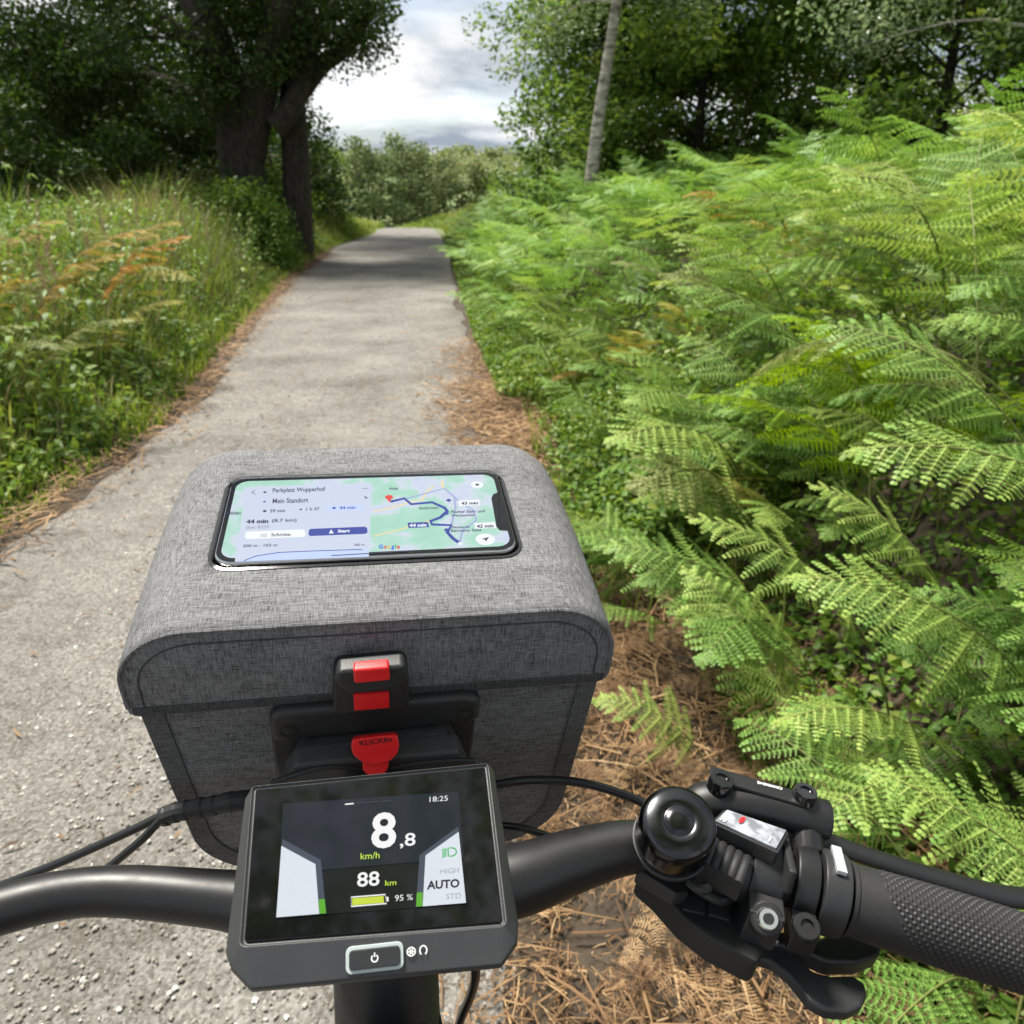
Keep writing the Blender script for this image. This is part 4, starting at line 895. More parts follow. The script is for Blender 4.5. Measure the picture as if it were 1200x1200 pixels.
text_on('10', KF, ip(.09, .16), ip(.17, .16), ip(.09, .40), WHITEINK, SH, 'gear_number', .0002, .02)
text_on('1', KF, ip(.80, .16), ip(.825, .16), ip(.80, .40), WHITEINK, SH, 'gear_number', .0002, .02)
rp_ = [ip(.34 + .035 * math.cos(k), .60 + .18 * math.sin(k)) for k in np.linspace(0, 6.28, 14)[:-1]]
sheet(rp_, ip(.3, .5)[2] + .0003, RED, 'gear_pointer', SH, KF)
# ribbed rubber adjuster
rb = MB(); q = np.array(kh([(837, 974), (884, 1000), (869, 1026), (824, 1003)], .0185))
U = q[1] - q[0]; W_ = q[3] - q[0]; ring0 = []; nr = 5
prof = [(0, -.010)] + [(i / (nr * 8), .0012 * abs(math.sin(math.pi * i / 8)) ** .6) for i in range(nr * 8 + 1)] + [(1, -.010)]
rb.loft([[tuple(q[0] + U * u + W_ * w + np.array([0, 0, h - (.0035 * (2 * w - 1) ** 2)])) for u, h in prof] for w in np.linspace(0, 1, 7)]); rb.build('ribbed_adjuster', RUBBER, SH, KF, smooth=30)
MB().tube(spline([(-.030, -.014, .000), (-.027, -.022, .002), (-.016, -.025, .001), (-.010, -.020, -.002)], 5), .0022, 8).build('adjuster_loop', BLACK, SH, KF)
MB().tube([(-.030, 0, 0), (-.001, 0, 0)], [.0150, .0158], 28).build('shifter_collar', PLAST, SH, KF, .001)
# thumb levers
pad = kh([(886, 1103), (905, 1108), (930, 1122), (952, 1142), (972, 1147), (998, 1146), (1012, 1156), (1015, 1170), (1008, 1184), (992, 1191), (968, 1189), (948, 1178), (934, 1160), (922, 1146), (904, 1132), (884, 1126)], -.030)
MB().prism(pad, (0, 0, 1), -.004, .0025).build('thumb_lever', PLAST, SH, KF, .0018, 3)
pad2 = kh([(902, 1094), (925, 1094), (950, 1106), (985, 1092), (1010, 1096), (1035, 1108), (1028, 1122), (1005, 1131), (970, 1131), (945, 1120), (905, 1108)], -.026)
MB().prism(pad2, (0, 0, 1), -.008, .002).build('release_lever', PLAST2, SH, KF, .0018, 3)
MB().box(tuple(np.mean(kh([(895, 1098), (908, 1100)], -.022), 0)), (.008, .004, .004)).build('lever_pivot', STEEL, SH, KF, .0006)

# ---- bell
bell_d = Vector((-.06, -.42, .90)).normalized()
bz = bell_d; bx_ = (Vector((1, 0, 0)) - bz * bz.x).normalized(); by_ = bz.cross(bx_)
bc = Vector((-.0405, -.0135, .0165))
BELLL = Matrix(((bx_.x, by_.x, bz.x, bc.x), (bx_.y, by_.y, bz.y, bc.y), (bx_.z, by_.z, bz.z, bc.z), (0, 0, 0, 1)))
BELLM = KF @ BELLL
bell = empty('bicycle_bell', BELLM, 'glossy black round bell clamped to the handlebar', 'bell')
I4 = Matrix.Identity(4)
MB().lathe([(.0165, 0), (.0172, .0006), (.0171, .006), (.0169, .014), (.0167, .0172), (.0161, .0192), (.0150, .0204), (.0130, .0211), (.0100, .0216), (.0072, .0219), (.0068, .0216), (.0062, .0216), (.0058, .0220), (.0030, .0222), (.0004, .0223)], I4, 56).build('dome', BELLC, bell, BELLM, smooth=60)
MB().lathe([(.0150, -.0035), (.0177, -.003), (.0177, -.0006), (.0150, .0002)], I4, 48).build('base_plate', PLAST, bell, BELLM)
cb = MB(); ring_x(cb, -.046, -.034, .0112, .0142); cb.tube([(-.0400, -.008, .008), tuple(bc)], [.008, .0085], 16); cb.tube([(-.040, -.002, -.008), (-.0395, -.006, -.020)], [.008, .006], 14)
cb.build('clamp', PLAST, bell, KF, .0008)
st_ = MB(); st_.tube(spline([(-.030, -.026, .008), (-.0255, -.029, .0085), (-.0215, -.027, .009)], 4), [.0025] * 8 + [.002], 8); st_.build('striker', BLACK, bell, KF)

# ---- cables
def cable(pts, r, name, mat=CABLE, seg=10):
    P = [loc(BF, at(*p)) for p in pts]; return MB().tube(spline([tuple(p) for p in P], 8), r, seg).build(name, mat, bike, BF)
cable([(772, 950, .385), (738, 934, .39), (690, 919, .395), (640, 914, .40), (590, 918, .40), (540, 935, .41), (500, 985, .46)], .0023, 'brake_hose')
cable([(860, 1040, .40), (760, 1015, .41), (700, 998, .405), (655, 984, .40), (597, 968, .40), (540, 975, .42), (490, 1030, .47)], .0019, 'gear_cable')
cable([(-60, 1060, .40), (60, 1015, .395), (157, 972, .39), (200, 953, .385), (280, 938, .385), (340, 945, .40), (390, 1000, .46)], .0023, 'brake_hose')
cable([(-60, 1100, .40), (60, 1065, .39), (157, 992, .385), (200, 955, .383), (280, 940, .383), (340, 950, .40), (392, 1005, .46)], .0021, 'display_cable')
wr = [loc(BF, at(*p)) for p in ((190, 958, .385), (210, 951, .3845), (245, 945, .384), (285, 938, .384), (330, 942, .397))]
core = spline([tuple(p) for p in wr], 10); sv_ = MB(); n = len(core)
for i in range(n): pass
sv_.tube(core, [.0046 + .0007 * ((i * 0.22) % 1.0) for i in range(n)], 12); sv_.build('spiral_wrap', RUBBER, bike, BF, smooth=20)
cable([(556, 1120, .36), (557, 1145, .37), (551, 1168, .39), (538, 1200, .42), (520, 1260, .5)], .0024, 'motor_cable')

# ================================================================ display
DF = frame(9.5, 20, 2, (-.051, .2125, 1.124))
def dh(x, y): return hit(DF, x, y)
def z1(X, Y): return dh(250 + X / 3.158, 880 + Y / 3.158)   # point of the glass from the enlarged view
disp = empty('bike_display', DF @ Matrix.Translation((0, 0, -.016)), 'dark grey bike computer with a lit colour screen on the stem', 'bike computer')
out0 = [(-.0465, .0302), (.0468, .0318), (.0490, .0285), (.0503, -.0315), (.0490, -.0385), (.0425, -.0450), (-.0405, -.0425), (-.0475, -.0355), (-.0500, -.0300), (-.0492, .0262)]
out0 = [(x, y + (.0028 if y < 0 else .0012)) for x, y in out0]
def sc_(poly, k, dy=0): return [(x * k, y * k + dy) for x, y in poly]
gl = [(-.0447, .0280), (.0448, .0290), (.0441, -.0293), (.0432, -.0303), (-.0425, -.0268), (-.0434, -.0258)]
rings = [[(x, y, -.014) for x, y in sc_(out0, .93)], [(x, y, -.0085) for x, y in sc_(out0, 1.005)], [(x, y, -.0055) for x, y in sc_(out0, 1.0)]]
inner = [(-.0456, .0292), (.0456, .0302), (.0461, .0290), (.0452, -.0300), (.0447, -.0310), (.0430, -.0317), (-.0425, -.0282), (-.0440, -.0276), (-.0445, -.0265), (-.0460, .0280)]
rings.append([(x, y, .0003) for x, y in inner])
rings.append([(x * .992, y * .992, -.0012) for x, y in inner])
hs = MB(); hs.loft(rings); HO = hs.build('housing', HOUSE, disp, DF, .0011, 3)
MB().prism([(x, y, 0) for x, y in gl], (0, 0, 1), -.0022, -.0004).build('glass', GLASSB, disp, DF, .0004, smooth=0)
SCRU = emit('screen_panel_grey', (.042, .058, .095), .16, .07); SCRL = emit('screen_panel_black', (.010, .012, .018), .2, .07)
WHT = emit('screen_white', (.84, .89, .97), .45, .08); TXT = emit('screen_text_white', (1, 1, 1), .48, .1); DKT = emit('screen_text_dark', (.02, .022, .03), .5, .1); LGT = emit('screen_text_grey', (.50, .53, .58), .36, .1)
GRB = emit('screen_grey_band', (.10, .12, .17), .35, .08); GRN = emit('screen_green', (.10, .36, .03), .6, .1); LIM = emit('screen_lime', (.62, .74, .06), .5, .1); GRNT = emit('screen_green_text', (.55, .80, .08), .6, .1); GRNI = emit('screen_icon_green', (.05, .36, .12), .7, .1)
scr = sheet([z1(258, 195), z1(908, 150), z1(936, 565), z1(233, 618)], -.0002, SCRL, 'screen', disp, DF)
sheet([z1(258, 195), z1(908, 150), z1(926, 395), z1(245, 455)], .0000, SCRU, 'upper_panel', scr, DF)
sheet([z1(256, 326), z1(398, 404), z1(418, 602), z1(233, 617)], .00012, GRB, 'left_band', scr, DF)
sheet([z1(252, 352), z1(378, 420), z1(392, 604), z1(233, 617)], .00024, WHT, 'left_panel', scr, DF)
sheet([z1(390, 551), z1(412, 549), z1(418, 602), z1(393, 604)], .00036, GRN, 'left_marker', scr, DF)
sheet([z1(906, 280), z1(763, 386), z1(750, 578), z1(935, 564)], .00012, GRB, 'right_band', scr, DF)
sheet([z1(908, 300), z1(785, 388), z1(775, 576), z1(935, 563)], .00024, WHT, 'right_panel', scr, DF)
sheet([z1(753, 526), z1(775, 524), z1(775, 576), z1(750, 578)], .00036, GRN, 'right_marker', scr, DF)
def dt(s, x0, x1, yb, yt, mat, name='lettering', bold=0.0, slope=-.072):
    text_on(s, DF, z1(x0, yb), z1(x1, yb + slope * (x1 - x0)), z1(x0 + (yb - yt) * .02, yt), mat, scr, name, .00050, bold)
dt('8', 584, 677, 366, 232, TXT, 'speed_digit', .022); dt(',8', 690, 748, 364, 308, TXT, 'speed_digit', .012)
dt('km/h', 545, 615, 404, 380, GRNT); dt('88', 532, 615, 506, 452, TXT, 'range_digits', .015); dt('km', 636, 677, 501, 481, GRNT)
dt('95 %', 672, 738, 558, 536, TXT); dt('18:25', 800, 868, 191, 172, TXT)
dt('HIGH', 840, 908, 458, 439, LGT); dt('AUTO', 790, 911, 516, 483, DKT, 'lettering', .035); dt('STD', 862, 916, 551, 531, LGT)
ribbon([z1(510, 543), z1(636, 533), z1(641, 566), z1(511, 577)], .00045, .00040, TXT, 'battery_outline', scr, DF, True)
sheet([z1(514, 547), z1(630, 538), z1(632, 563), z1(514, 573)], .00040, LIM, 'battery_charge', scr, DF)
sheet([z1(640, 542), z1(648, 541), z1(649, 558), z1(642, 559)], .00040, TXT, 'battery_cap', scr, DF)
sheet([z1(487, 197), z1(519, 194), z1(520, 199), z1(488, 202)], .00040, TXT, 'page_dash', scr, DF)
for k in range(3): x = 532 + 46 * k; sheet([z1(x, 194 - 3 * k), z1(x + 36, 191 - 3 * k), z1(x + 36, 193 - 3 * k), z1(x, 196 - 3 * k)], .00040, GRB, 'page_dash', scr, DF)
ribbon([z1(868, 362), z1(882, 360), z1(895, 364), z1(900, 374), z1(896, 385), z1(883, 391), z1(870, 391)], .00055, .00040, GRNI, 'headlight_icon', scr, DF, True)
for k in range(5): ribbon([z1(846, 368 + 7 * k), z1(863, 364 + 6.2 * k)], .00045, .00040, GRNI, 'headlight_icon', scr, DF)
# button with a light rim on the chin
def chin(px, py): return hit(DF, px, py, 2, -.0014)
c = (chin(408, 1125) + chin(470, 1118)) / 2; bw = .0192; bh = .0082; ang = math.atan2(*(chin(470, 1118) - chin(408, 1125))[[1, 0]])
BTM = DF @ Matrix.Translation((float(c[0]), float(c[1]), -.0021)) @ Matrix.Rotation(ang, 4, 'Z') @ Matrix.Rotation(R(23.5), 4, 'X')
RIM = plastic('light_grey_rim', (.42, .47, .47), .4)
MB().prism([(x, y, 0) for x, y in rrect(bw, bh, .002)], (0, 0, 1), -.003, .0006).build('button_rim', RIM, disp, BTM, .0003)
BTN = MB().prism([(x, y, 0) for x, y in rrect(bw - .0022, bh - .0022, .0013)], (0, 0, 1), -.001, .0014).build('power_button', PLAST, disp, BTM, .0005)
ribbon([(.00105 * math.sin(a), .00105 * math.cos(a)) for a in np.linspace(.6, 5.68, 14)], .00042, .00155, WHITEINK, 'power_icon', BTN, BTM)
ribbon([(0, .0004), (0, .0017)], .00042, .00155, WHITEINK, 'power_icon', BTN, BTM)
for k in range(3): a = k * 1.047; ribbon([(.0122 - .0014 * math.cos(a), .0006 - .0013 * math.sin(a)), (.0122 + .0014 * math.cos(a), .0006 + .0013 * math.sin(a))], .00035, .00015, WHITEINK, 'mode_icon', HO, BTM)
ribbon([(.0122 + .0014 * math.cos(a), .0006 + .0013 * math.sin(a)) for a in np.linspace(0, 6, 12)], .0004, .00015, WHITEINK, 'mode_icon', HO, BTM, True)
ribbon([(.0163 + .0012 * math.cos(a), .0006 + .0014 * math.sin(a)) for a in np.linspace(-1.0, 4.1, 14)], .00045, .00015, WHITEINK, 'mode_icon', HO, BTM)
MB().tube([(0, .004, -.016), (0, -.002, -.030), (0, .006, -.052)], [.020, .019, .018], 18).build('display_mount', PLAST2, disp, DF, .002)

# ================================================================ handlebar bag and phone
PF = frame(10, 12.5, 2, (-.0767, .3796, 1.1849))
bag = empty('handlebar_bag', PF @ Matrix.Translation((0, 0, -.21)), 'grey heather fabric handlebar bag with red latch and phone window', 'bag')
def lid_prof(hw, zt, zb, r, n=10, cx=.0025):
    pts = [(cx - hw, zb)]
    for k in range(n + 1): a = R(180 - 90 * k / n); pts.append((cx - hw + r + r * math.cos(a), zt - r * .92 + r * .92 * math.sin(a)))
    for k in range(n + 1): a = R(90 - 90 * k / n); pts.append((cx + hw - r + r * math.cos(a), zt - r * .92 + r * .92 * math.sin(a)))
    pts.append((cx + hw, zb)); return pts
def arc_y(x): return .0022 * (1 - (x / .117) ** 2)           # the panels belly a little
ringsL = []
for y, hw, zt, r in ((-.0795, .1155, -.0020, .033), (-.0785, .1165, -.0006, .034), (-.074, .1172, 0, .0345), (-.05, .1176, .0004, .035), (0, .1178, .0005, .035), (.050, .1165, 0, .035), (.071, .1150, -.0010, .035), (.081, .1135, -.0040, .035), (.0865, .1120, -.011, .034), (.0878, .1115, -.018, .03)):
    ringsL.append([(x, y, z) for x, z in lid_prof(hw, zt, -.0515, r)])
lb_ = MB(); lb_.loft(ringsL); LID = lb_.build('lid', FAB, bag, PF, smooth=50)
# cut the pocket that takes the phone
ct = MB().prism([(x, y, 0) for x, y in rrect(.1535, .0785, .010)], (0, 0, 1), -.010, .02).build('cutter', FAB, None, PF)
bm_ = LID.modifiers.new('cut', 'BOOLEAN'); bm_.operation = 'DIFFERENCE'; bm_.object = ct; bm_.solver = 'EXACT'
bpy.context.view_layer.update(); dg = bpy.context.evaluated_depsgraph_get(); nm_ = bpy.data.meshes.new_from_object(LID.evaluated_get(dg))
LID.modifiers.clear(); LID.data = nm_; nm_.materials.clear(); nm_.materials.append(FAB); bpy.data.objects.remove(ct)
fr_o = rrect(.1566, .0816, .0115); fr_i = rrect(.1520, .0770, .0092)
wf = MB(); wf.loft([[(x, y, -.0095) for x, y in fr_i], [(x, y, .0004) for x, y in fr_i], [(x, y, .0012) for x, y in rrect(.1535, .0785, .0100)], [(x, y, .0009) for x, y in fr_o], [(x, y, -.001) for x, y in fr_o]], False)
wf.build('window_frame', GLOSSB, LID, PF)
WIN, nt, p, out = newmat('clear_window_film')
gl_ = nd(nt, 'ShaderNodeBsdfGlossy'); gl_.inputs['Roughness'].default_value = .08; tr_ = nd(nt, 'ShaderNodeBsdfTransparent'); tr_.inputs[0].default_value = (.97, .98, .98, 1)
lw = nd(nt, 'ShaderNodeFresnel'); lw.inputs[0].default_value = 1.10; ms = nd(nt, 'ShaderNodeMixShader'); bn = nd(nt, 'ShaderNodeBump'); bn.inputs['Strength'].default_value = .15; bn.inputs['Distance'].default_value = .001
nt.links.new(noise(nt, coords(nt), 60, 3), bn.inputs['Height']); nt.links.new(bn.outputs[0], gl_.inputs['Normal'])
nt.links.new(lw.outputs[0], ms.inputs[0]); nt.links.new(tr_.outputs[0], ms.inputs[1]); nt.links.new(gl_.outputs[0], ms.inputs[2]); nt.links.new(ms.outputs[0], out.inputs[0])
fi = rrect(.1530, .0780, .0098); ft = rrect(.1506, .0756, .0090)
MB().loft([[(x, y, .0008) for x, y in fi], [(x, y, .0036) for x, y in rrect(.1516, .0766, .0094)], [(x, y, .0042) for x, y in ft]], False).add([(x, y, .0042) for x, y in ft], [tuple(range(len(ft)))]).build('window', WIN, LID, PF, smooth=12)
# binding seam on the front panel of the lid, edge piping and bottom trim
def prof_line(hw, zt, zb, r, y): return [(x, y, z) for x, z in lid_prof(hw, zt, zb, r, 12)]
MB().tube(prof_line(.1158, -.0012, -.047, .0335, -.0796), .0011, 6).build('edge_piping', FAB, LID, PF)
MB().tube(prof_line(.1085, -.0085, -.047, .028, -.0796), .00045, 6).build('seam', TRIM, LID, PF)
tb = MB(); lo_ = [(-.1185, -.030), (-.1170, -.0812), (.1220, -.0812), (.1235, -.030), (.1190, .079), (-.1120, .079)]
def strip(pts, z0, z1_, th):
    P = [np.array(p) for p in pts]; c_ = np.mean(P, 0); rin = [p + (c_ - p) / np.linalg.norm(c_ - p) * th for p in P]
    m = MB(); m.loft([[(*p, z0) for p in P], [(*p, z1_) for p in P], [(*p, z1_) for p in rin], [(*p, z0) for p in rin], [(*p, z0) for p in P]], False); return m
def round_poly(pts, r, n=5):
    out = []; m = len(pts)
    for i in range(m):
        p, a, b = np.array(pts[i]), np.array(pts[i - 1]), np.array(pts[(i + 1) % m]); da = (a - p) / np.linalg.norm(a - p); db = (b - p) / np.linalg.norm(b - p)
        rr = min(r, np.linalg.norm(a - p) * .45, np.linalg.norm(b - p) * .45)
        for k in range(n + 1): t = k / n; out.append(tuple((1 - t) ** 2 * (p + da * rr) + 2 * t * (1 - t) * p + t * t * (p + db * rr)))
    return out
strip(round_poly([(-.1138, -.0803), (.1188, -.0803), (.1145, .0884), (-.1095, .0884)], .005), -.0528, -.0470, .004).build('bottom_trim', TRIM, LID, PF, .0008)
# lower body: tapering box with rounded lower corners
rb_ = []
def body_ring(y, hw, zb, r, n=8, cx=.0025):
    pts = [(cx - hw, y, -.046)]
    for k in range(n + 1): a = R(180 + 90 * k / n); pts.append((cx - hw * .93 + r + r * math.cos(a), y, zb + r + r * math.sin(a)))
    for k in range(n + 1): a = R(270 + 90 * k / n); pts.append((cx + hw * .93 - r + r * math.cos(a), y, zb + r + r * math.sin(a)))
    pts.append((cx + hw, y, -.046)); return pts
MB().loft([body_ring(y, hw, zb, .045) for y, hw, zb in ((-.0725, .1150, -.205), (-.0715, .1158, -.207), (-.03, .1160, -.209), (.03, .1160, -.209), (.070, .113, -.206), (.072, .1115, -.204))]).build('body', FAB, bag, PF, smooth=50)
BODY = bag.children[-1] if bag.children else None
def edge_path(y, hw, zb, r): return body_ring(y, hw, zb, r, 10)
tape = MB()
pa = edge_path(-.0733, .1148, -.2045, .045); pb = edge_path(-.0733, .1046, -.1945, .040)
for y0, y1 in ((-.0733, -.0722),):
    n = len(pa); vs = [(p[0], y0, p[2]) for p in pa] + [(p[0], y0, p[2]) for p in pb] + [(p[0], y1, p[2]) for p in pa] + [(p[0], y1, p[2]) for p in pb]
    fs = [(i, i + 1, n + i + 1, n + i) for i in range(n - 1)] + [(2 * n + i, 3 * n + i, 3 * n + i + 1, 2 * n + i + 1) for i in range(n - 1)] + [(i, 2 * n + i, 2 * n + i + 1, i + 1) for i in range(n - 1)] + [(n + i, n + i + 1, 3 * n + i + 1, 3 * n + i) for i in range(n - 1)]
    tape.add(vs, fs)
BIND = fabric_mat('grey_binding_tape', (0.035, 0.035, 0.036), (0.17, 0.17, 0.172), 0.8)
tape.build('corner_binding', BIND, bag, PF)
# adapter plate on the bag, its lip and the red button
def ph(px, py, y): return tuple(hit(PF, px, py, 1, y))
def front_prism(pts, y0, y1, name, mat, parent, bevel=.0015, seg=2):
    P = [np.array(ph(a, b, y0)) for a, b in pts]; m = MB(); m.loft([[tuple(p) for p in P], [(p[0], y1, p[2]) for p in P]]); return m.build(name, mat, parent, PF, bevel, seg)
plate = front_prism([(316, 846), (560, 824), (556, 860), (540, 985), (338, 1000), (322, 900)], -.0790, -.072, 'mounting_plate', PLAST, bag, .002)
front_prism([(314, 842), (330, 836), (545, 818), (564, 821), (562, 846), (545, 849), (460, 858), (350, 868), (322, 872), (316, 862)], -.0860, -.077, 'plate_lip', PLAST, plate, .0035, 3)
for q in ((338, 858), (545, 838)):
    c = np.array(ph(*q, -.0862)); SM_ = Matrix.Translation(tuple(c)) @ Matrix.Rotation(R(90), 4, 'X')
    m = MB(); m.lathe([(.0046, -.002), (.0046, .0002), (.0032, .0002), (.0032, -.001), (.0006, -.001)], SM_, 18); m.build('screw', PLAST2, plate, PF, 0)
# the clip-in adapter that sits on the bar
ad = MB(); P = [np.array(ph(a, b, -.090)) for a, b in ((352, 884), (372, 876), (420, 872), (520, 862), (530, 868), (549, 905), (560, 960), (330, 975), (335, 912))]
ad.loft([[tuple(p) for p in P], [(p[0], -.0745, p[2]) for p in P]])
ADPM = plastic('dark_grey_plastic', (0.036, 0.037, 0.040), 0.5, 0.3, 1800)
ADP = ad.build('bar_adapter', ADPM, bag, PF, .002)
P2 = [np.array(ph(a, b, -.1005)) for a, b in ((346, 898), (420, 891), (470, 888), (538, 882), (552, 912), (560, 950), (330, 962), (332, 915))]
MB().loft([[tuple(p) for p in P2], [(p[0], -.089, p[2] + .002) for p in P2]]).build('adapter_shell', ADPM, ADP, PF, .0022)
ar = [np.array(ph(a, b, -.1010)) for a, b in ((318, 918), (372, 901), (412, 900), (442, 904), (470, 898), (520, 892), (556, 892))]
MB().tube(spline([tuple(p) for p in ar], 5), .0014, 8).build('adapter_rib', PLAST2, ADP, PF)
MB().tube([tuple(np.array(ph(440, 905, -.102)) + [0, 0.0, -.004]), tuple(np.array(ph(440, 905, -.102)) + [.0, -.03, -.05])], [.016, .018], 20).build('bar_clamp', PLAST2, ADP, PF, .001)
TF = PF @ Matrix.Translation(ph(439, 884, -.1045)) @ Matrix.Rotation(R(52), 4, 'X')
def th(px, py): return hit(TF, px, py)
dsh = [th(a, b) for a, b in ((412, 869), (415, 865.5), (440, 862.5), (462, 860.5), (466.5, 863), (468, 874), (466, 883), (457, 892), (441, 897), (425, 893.5), (414, 885), (411.5, 876))]
RT = MB().prism([tuple(p) for p in dsh], (0, 0, 1), -.006, .0006).build('release_button', RED, bag, TF, .0009, 3)
MB().lathe([(.0062, -.004), (.0062, .0022), (.0055, .003)], Matrix.Translation(tuple(th(440, 898) + np.array([0, -.0005, -.0075]))), 20).build('button_stem', RED, RT, TF)
text_on('KLICKfix', TF, th(422, 873.5), th(460, 868.5), th(421, 867.6), DARKINK, RT, 'lettering', .0008, .01)
# latch
def lh(px, py, y=-.086): return np.array(ph(px, py, y))
LAT = front_prism([(390, 792), (396, 787), (470, 780), (478, 785), (481, 826), (474, 832), (396, 839), (390, 834)], -.0905, -.0795, 'latch', PLAST, bag, .002)
lipp = [(396, 788), (474, 781), (480, 797), (468, 807), (442, 812), (412, 814), (398, 808), (392, 800)]
front_prism(lipp, -.0985, -.089, 'latch_lip', PLAST, LAT, .0022, 3)
front_prism([(414, 786), (456, 782.5), (457.5, 798), (415, 802)], -.1010, -.095, 'red_push', RED, LAT, .0012, 3)
front_prism([(414, 815), (456, 812), (456.5, 830), (415, 833.5)], -.0918, -.0895, 'red_tab', RED, LAT, .0006)

# ---- phone
phone = empty('smartphone', PF @ Matrix.Translation((0, 0, -.0085)), 'smartphone showing a map route under the window in the bag lid', 'phone')
body_p = rrect(.1500, .0750, .0090, 8)
MB().loft([[(x * .99, y * .985, -.0050) for x, y in body_p], [(x, y, -.0036) for x, y in body_p], [(x, y, .0020) for x, y in body_p], [(x * .992, y * .985, .0030) for x, y in body_p]]).build('rim', SILVER, phone, PF, smooth=60)
MB().prism([(x, y, 0) for x, y in rrect(.1484, .0734, .0084, 8)], (0, 0, 1), .0026, .0032).build('front_glass', GLASSB, phone, PF)
ZP = .0033
def z7(X, Y):
    p = hit(PF, 230 + X / 3.077, 540 + Y / 3.077, 2, ZP); return p
def pmat(name, c, s=.85): return emit(name, c, s * .72, .15, .006)
MAPM, nt, p, out = newmat('map_screen'); n = noise(nt, coords(nt), 46, 5, .6); n2_ = noise(nt, coords(nt), 150, 2)
cc = ramp(nt, n, [(.38, (.62, .68, .90)), (.47, (.66, .74, .88)), (.53, (.42, .76, .62)), (.66, (.35, .70, .55))]); nt.links.new(cc, p.inputs['Emission Color']); p.inputs['Emission Strength'].default_value = .43; p.inputs['Specular IOR Level'].default_value = .2; p.inputs['Base Color'].default_value = (.05, .05, .05, 1); p.inputs['Roughness'].default_value = .12
WHP = pmat('phone_white', (.74, .80, .98), .62); NAV = pmat('route_navy', (.035, .06, .34), .8); GRR = pmat('route_grey', (.36, .42, .66), .8); ROAD = pmat('road_yellow', (.85, .68, .30), .8); DK = pmat('phone_text', (.04, .05, .10), .7); MID = pmat('phone_text_grey', (.05, .06, .11), .7); PIL = pmat('pill_blue', (.52, .62, .92), .8); PINR = pmat('pin_red', (.75, .05, .04), .8); PURE = pmat('badge_white', (.93, .96, 1.0), .72)
GB, GR_, GY_, GG = (pmat(n_, c_, .8) for n_, c_ in (('logo_blue', (.05, .15, .7)), ('logo_red', (.7, .06, .04)), ('logo_yellow', (.8, .5, .03)), ('logo_green', (.05, .45, .12))))
sw, sh_ = .1436, .0686
pscr = sheet(rrect(sw, sh_, .007, 8), ZP, MAPM, 'screen', phone, PF)
def sp(pts, dz, mat, name): return sheet([z7(a, b) for a, b in pts], ZP + dz, mat, name, pscr, PF)
def rb2(pts, w, dz, mat, name): return ribbon([z7(a, b) for a, b in pts], w, ZP + dz, mat, name, pscr, PF)
sp([(181, 96), (634, 80), (622, 346), (139, 364)], .00008, WHP, 'route_card')
rb2([(640, 184), (700, 170), (765, 152), (815, 140), (830, 112), (855, 92)], .0010, .00006, ROAD, 'road'); rb2([(640, 272), (720, 252), (790, 232), (850, 214)], .0009, .00006, ROAD, 'road'); rb2([(885, 72), (890, 98)], .0010, .00006, ROAD, 'road')
rb2([(700, 150), (790, 128), (895, 100), (930, 130), (935, 170), (920, 230), (905, 262)], .0012, .00009, GRR, 'alternative_route'); rb2([(895, 100), (940, 140), (1000, 180), (1010, 215), (960, 250), (950, 295)], .0012, .00009, GRR, 'alternative_route')
rb2([(700, 148), (750, 136), (775, 157), (850, 150), (895, 170), (905, 182), (880, 205), (845, 218), (850, 230), (920, 233), (905, 258), (925, 280), (950, 298)], .0021, .00012, NAV, 'route_line')
c = z7(695, 132); disc(c, .0022, ZP + .00016, PINR, 'pin', pscr, PF); sp([(687, 138), (704, 137), (697, 151)], .00015, PINR, 'pin'); disc(z7(951, 299), .0012, ZP + .00016, PURE, 'end_dot', pscr, PF)
for a, b in ((910, 143), (902, 190), (903, 250)): disc(z7(a, b), .0017, ZP + .00014, NAV, 'stop_badge', pscr, PF, 4)
sp([(762, 224), (835, 221), (840, 240), (765, 243)], .00014, NAV, 'time_badge'); sp([(945, 144), (1020, 141), (1024, 161), (948, 164)], .00014, PURE, 'time_badge'); sp([(1002, 225), (1076, 222), (1082, 243), (1006, 246)], .00014, PURE, 'time_badge')
def ptxt(s, x0, x1, yb, yt, mat, bold=.0, sl=-.03): text_on(s, PF, z7(x0, yb), z7(x1, yb + sl * (x1 - x0)), z7(x0 + 1, yt), mat, pscr, 'lettering', .0002, bold + .02)
ptxt('44 min', 768, 830, 240, 228, PURE, .02); ptxt('43 min', 955, 1016, 160, 149, DK, .02); ptxt('42 min', 1010, 1072, 243, 231, DK, .02)
ptxt('Parkplatz Wupperhof', 275, 466, 120, 100, MID); ptxt('Mein Standort', 275, 404, 155, 137, MID)
ptxt('59 min', 266, 320, 188, 176, DK); ptxt('1 h 37', 396, 444, 181, 170, DK); sp([(473, 163), (600, 158), (604, 176), (468, 184)], .00012, PIL, 'mode_pill'); ptxt('44 min', 516, 574, 176, 165, NAV)
ptxt('44 min', 180, 260, 228, 213, DK, .03); ptxt('(8,7 km)', 272, 362, 226, 211, MID); ptxt('über B229', 178, 262, 247, 236, LGT)
pill = lambda x0, x1, yt, yb, sl: [(x0 + 8, yt), (x1 - 8, yt + sl), (x1, yt + sl + 5), (x1 + 2, yb + sl - 5), (x1 - 6, yb + sl), (x0 + 6, yb), (x0, yb - 5), (x0 + 1, yt + 5)]
sp(pill(405, 616, 246, 272, -8), .00012, NAV, 'start_button'); ptxt('Start', 510, 553, 260, 249, PURE, .02); sp([(486, 248), (496, 262), (478, 263)], .00016, PURE, 'arrow_icon')
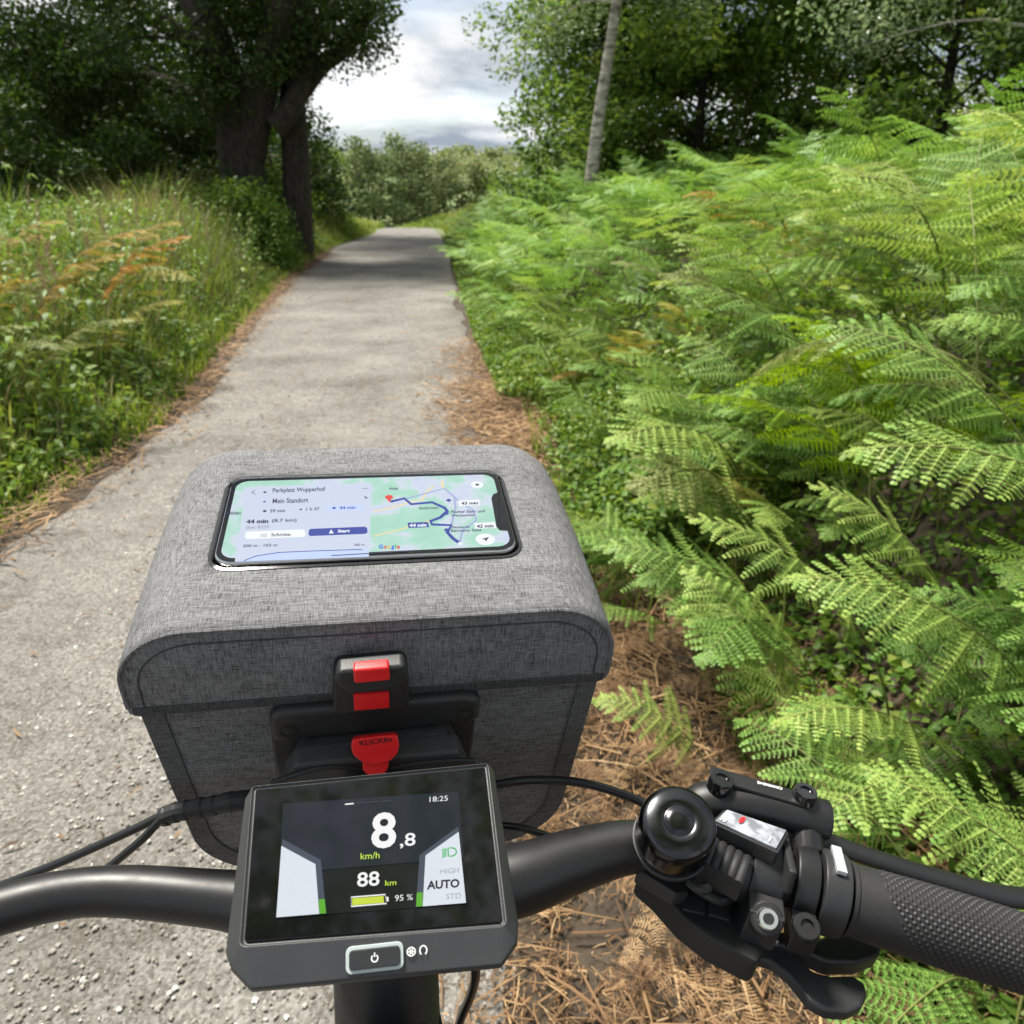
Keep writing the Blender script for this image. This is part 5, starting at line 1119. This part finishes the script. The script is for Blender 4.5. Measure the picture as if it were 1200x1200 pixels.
sp(pill(176, 392, 256, 283, -8), .00012, PURE, 'steps_button'); ptxt('Schritte', 270, 340, 274, 262, MID)
for k in range(3): rb2([(232, 266 + 4 * k), (256, 265 + 4 * k)], .00025, .00016, DK, 'list_icon')
ptxt('200 m · 103 m', 168, 292, 313, 303, MID); ptxt('242 m', 568, 606, 308, 300, MID)
sp([(145, 363), (175, 361), (220, 343), (300, 331), (420, 325), (540, 322), (620, 320), (621, 345), (300, 358)], .00010, PIL, 'height_profile'); rb2([(172, 361), (215, 344), (300, 331), (420, 326), (540, 322), (600, 320)], .0006, .00014, NAV, 'height_line')
rb2([(212, 107), (200, 114), (212, 121)], .0005, .00014, DK, 'back_arrow'); disc(z7(248, 114), .0009, ZP + .00014, MID, 'start_dot', pscr, PF, 12); disc(z7(246, 148), .0009, ZP + .00014, NAV, 'end_dot', pscr, PF, 4); disc(z7(247, 182), .0011, ZP + .00014, DK, 'mode_icon', pscr, PF, 6); disc(z7(377, 176), .0008, ZP + .00014, DK, 'mode_icon', pscr, PF, 5); disc(z7(497, 171), .0011, ZP + .00016, NAV, 'mode_icon', pscr, PF, 5)
for k in range(3): disc(z7(602 + 8 * k, 100), .0004, ZP + .00014, DK, 'more_dots', pscr, PF, 8)
rb2([(606, 128), (612, 134)], .0006, .00014, DK, 'swap_icon'); rb2([(610, 138), (618, 132)], .0006, .00014, DK, 'swap_icon')
disc(z7(1042, 284), .0050, ZP + .00014, PURE, 'locate_button', pscr, PF, 24); sp([(1028, 283), (1056, 275), (1044, 293), (1042, 286)], .00018, MID, 'locate_icon'); disc(z7(1013, 87), .0036, ZP + .00014, PURE, 'layer_button', pscr, PF, 24); disc(z7(1013, 87), .0014, ZP + .00018, MID, 'layer_icon', pscr, PF, 4)
x = 658
for ch, m_, w in (('G', GB, 15), ('o', GR_, 11), ('o', GY_, 11), ('g', GB, 11), ('l', GG, 4), ('e', GR_, 11)):
    tl_, bb = (303, 318) if ch == 'G' else ((307, 318) if ch in 'oe' else ((307, 322) if ch == 'g' else (302, 318))); ptxt(ch, x, x + w, bb, tl_, m_, .02); x += w + 2.5
ptxt('Solingen', 803, 873, 179, 167, MID); ptxt('Fischer Elan- und', 918, 1040, 190, 180, MID); ptxt('Werbemittel', 918, 1002, 203, 194, MID); ptxt('Patisserie', 922, 985, 245, 236, MID); ptxt('Bertrams Sales', 918, 1028, 258, 248, MID); ptxt('Wald', 694, 726, 106, 97, MID); ptxt('Hilden', 112, 160, 196, 184, DK)
rb2([(487, 343), (760, 327)], .0007, .0002, DK, 'home_bar')
NOT = [(1100, 112), (1066, 120), (1062, 132), (1074, 206), (1088, 250), (1098, 256), (1128, 256)]
nc = [z7(a, b) for a, b in ((1092, 112), (1070, 122), (1064, 136), (1082, 238), (1094, 252), (1124, 254))]; nc = [(q[0], q[1]) for q in nc]
sheet([nc[0], nc[1], nc[2], nc[3], nc[4], nc[5], (sw / 2 + .0002, nc[5][1]), (sw / 2 + .0002, nc[0][1])], ZP + .0002, GLASSB, 'notch', pscr, PF)
flush_texts()
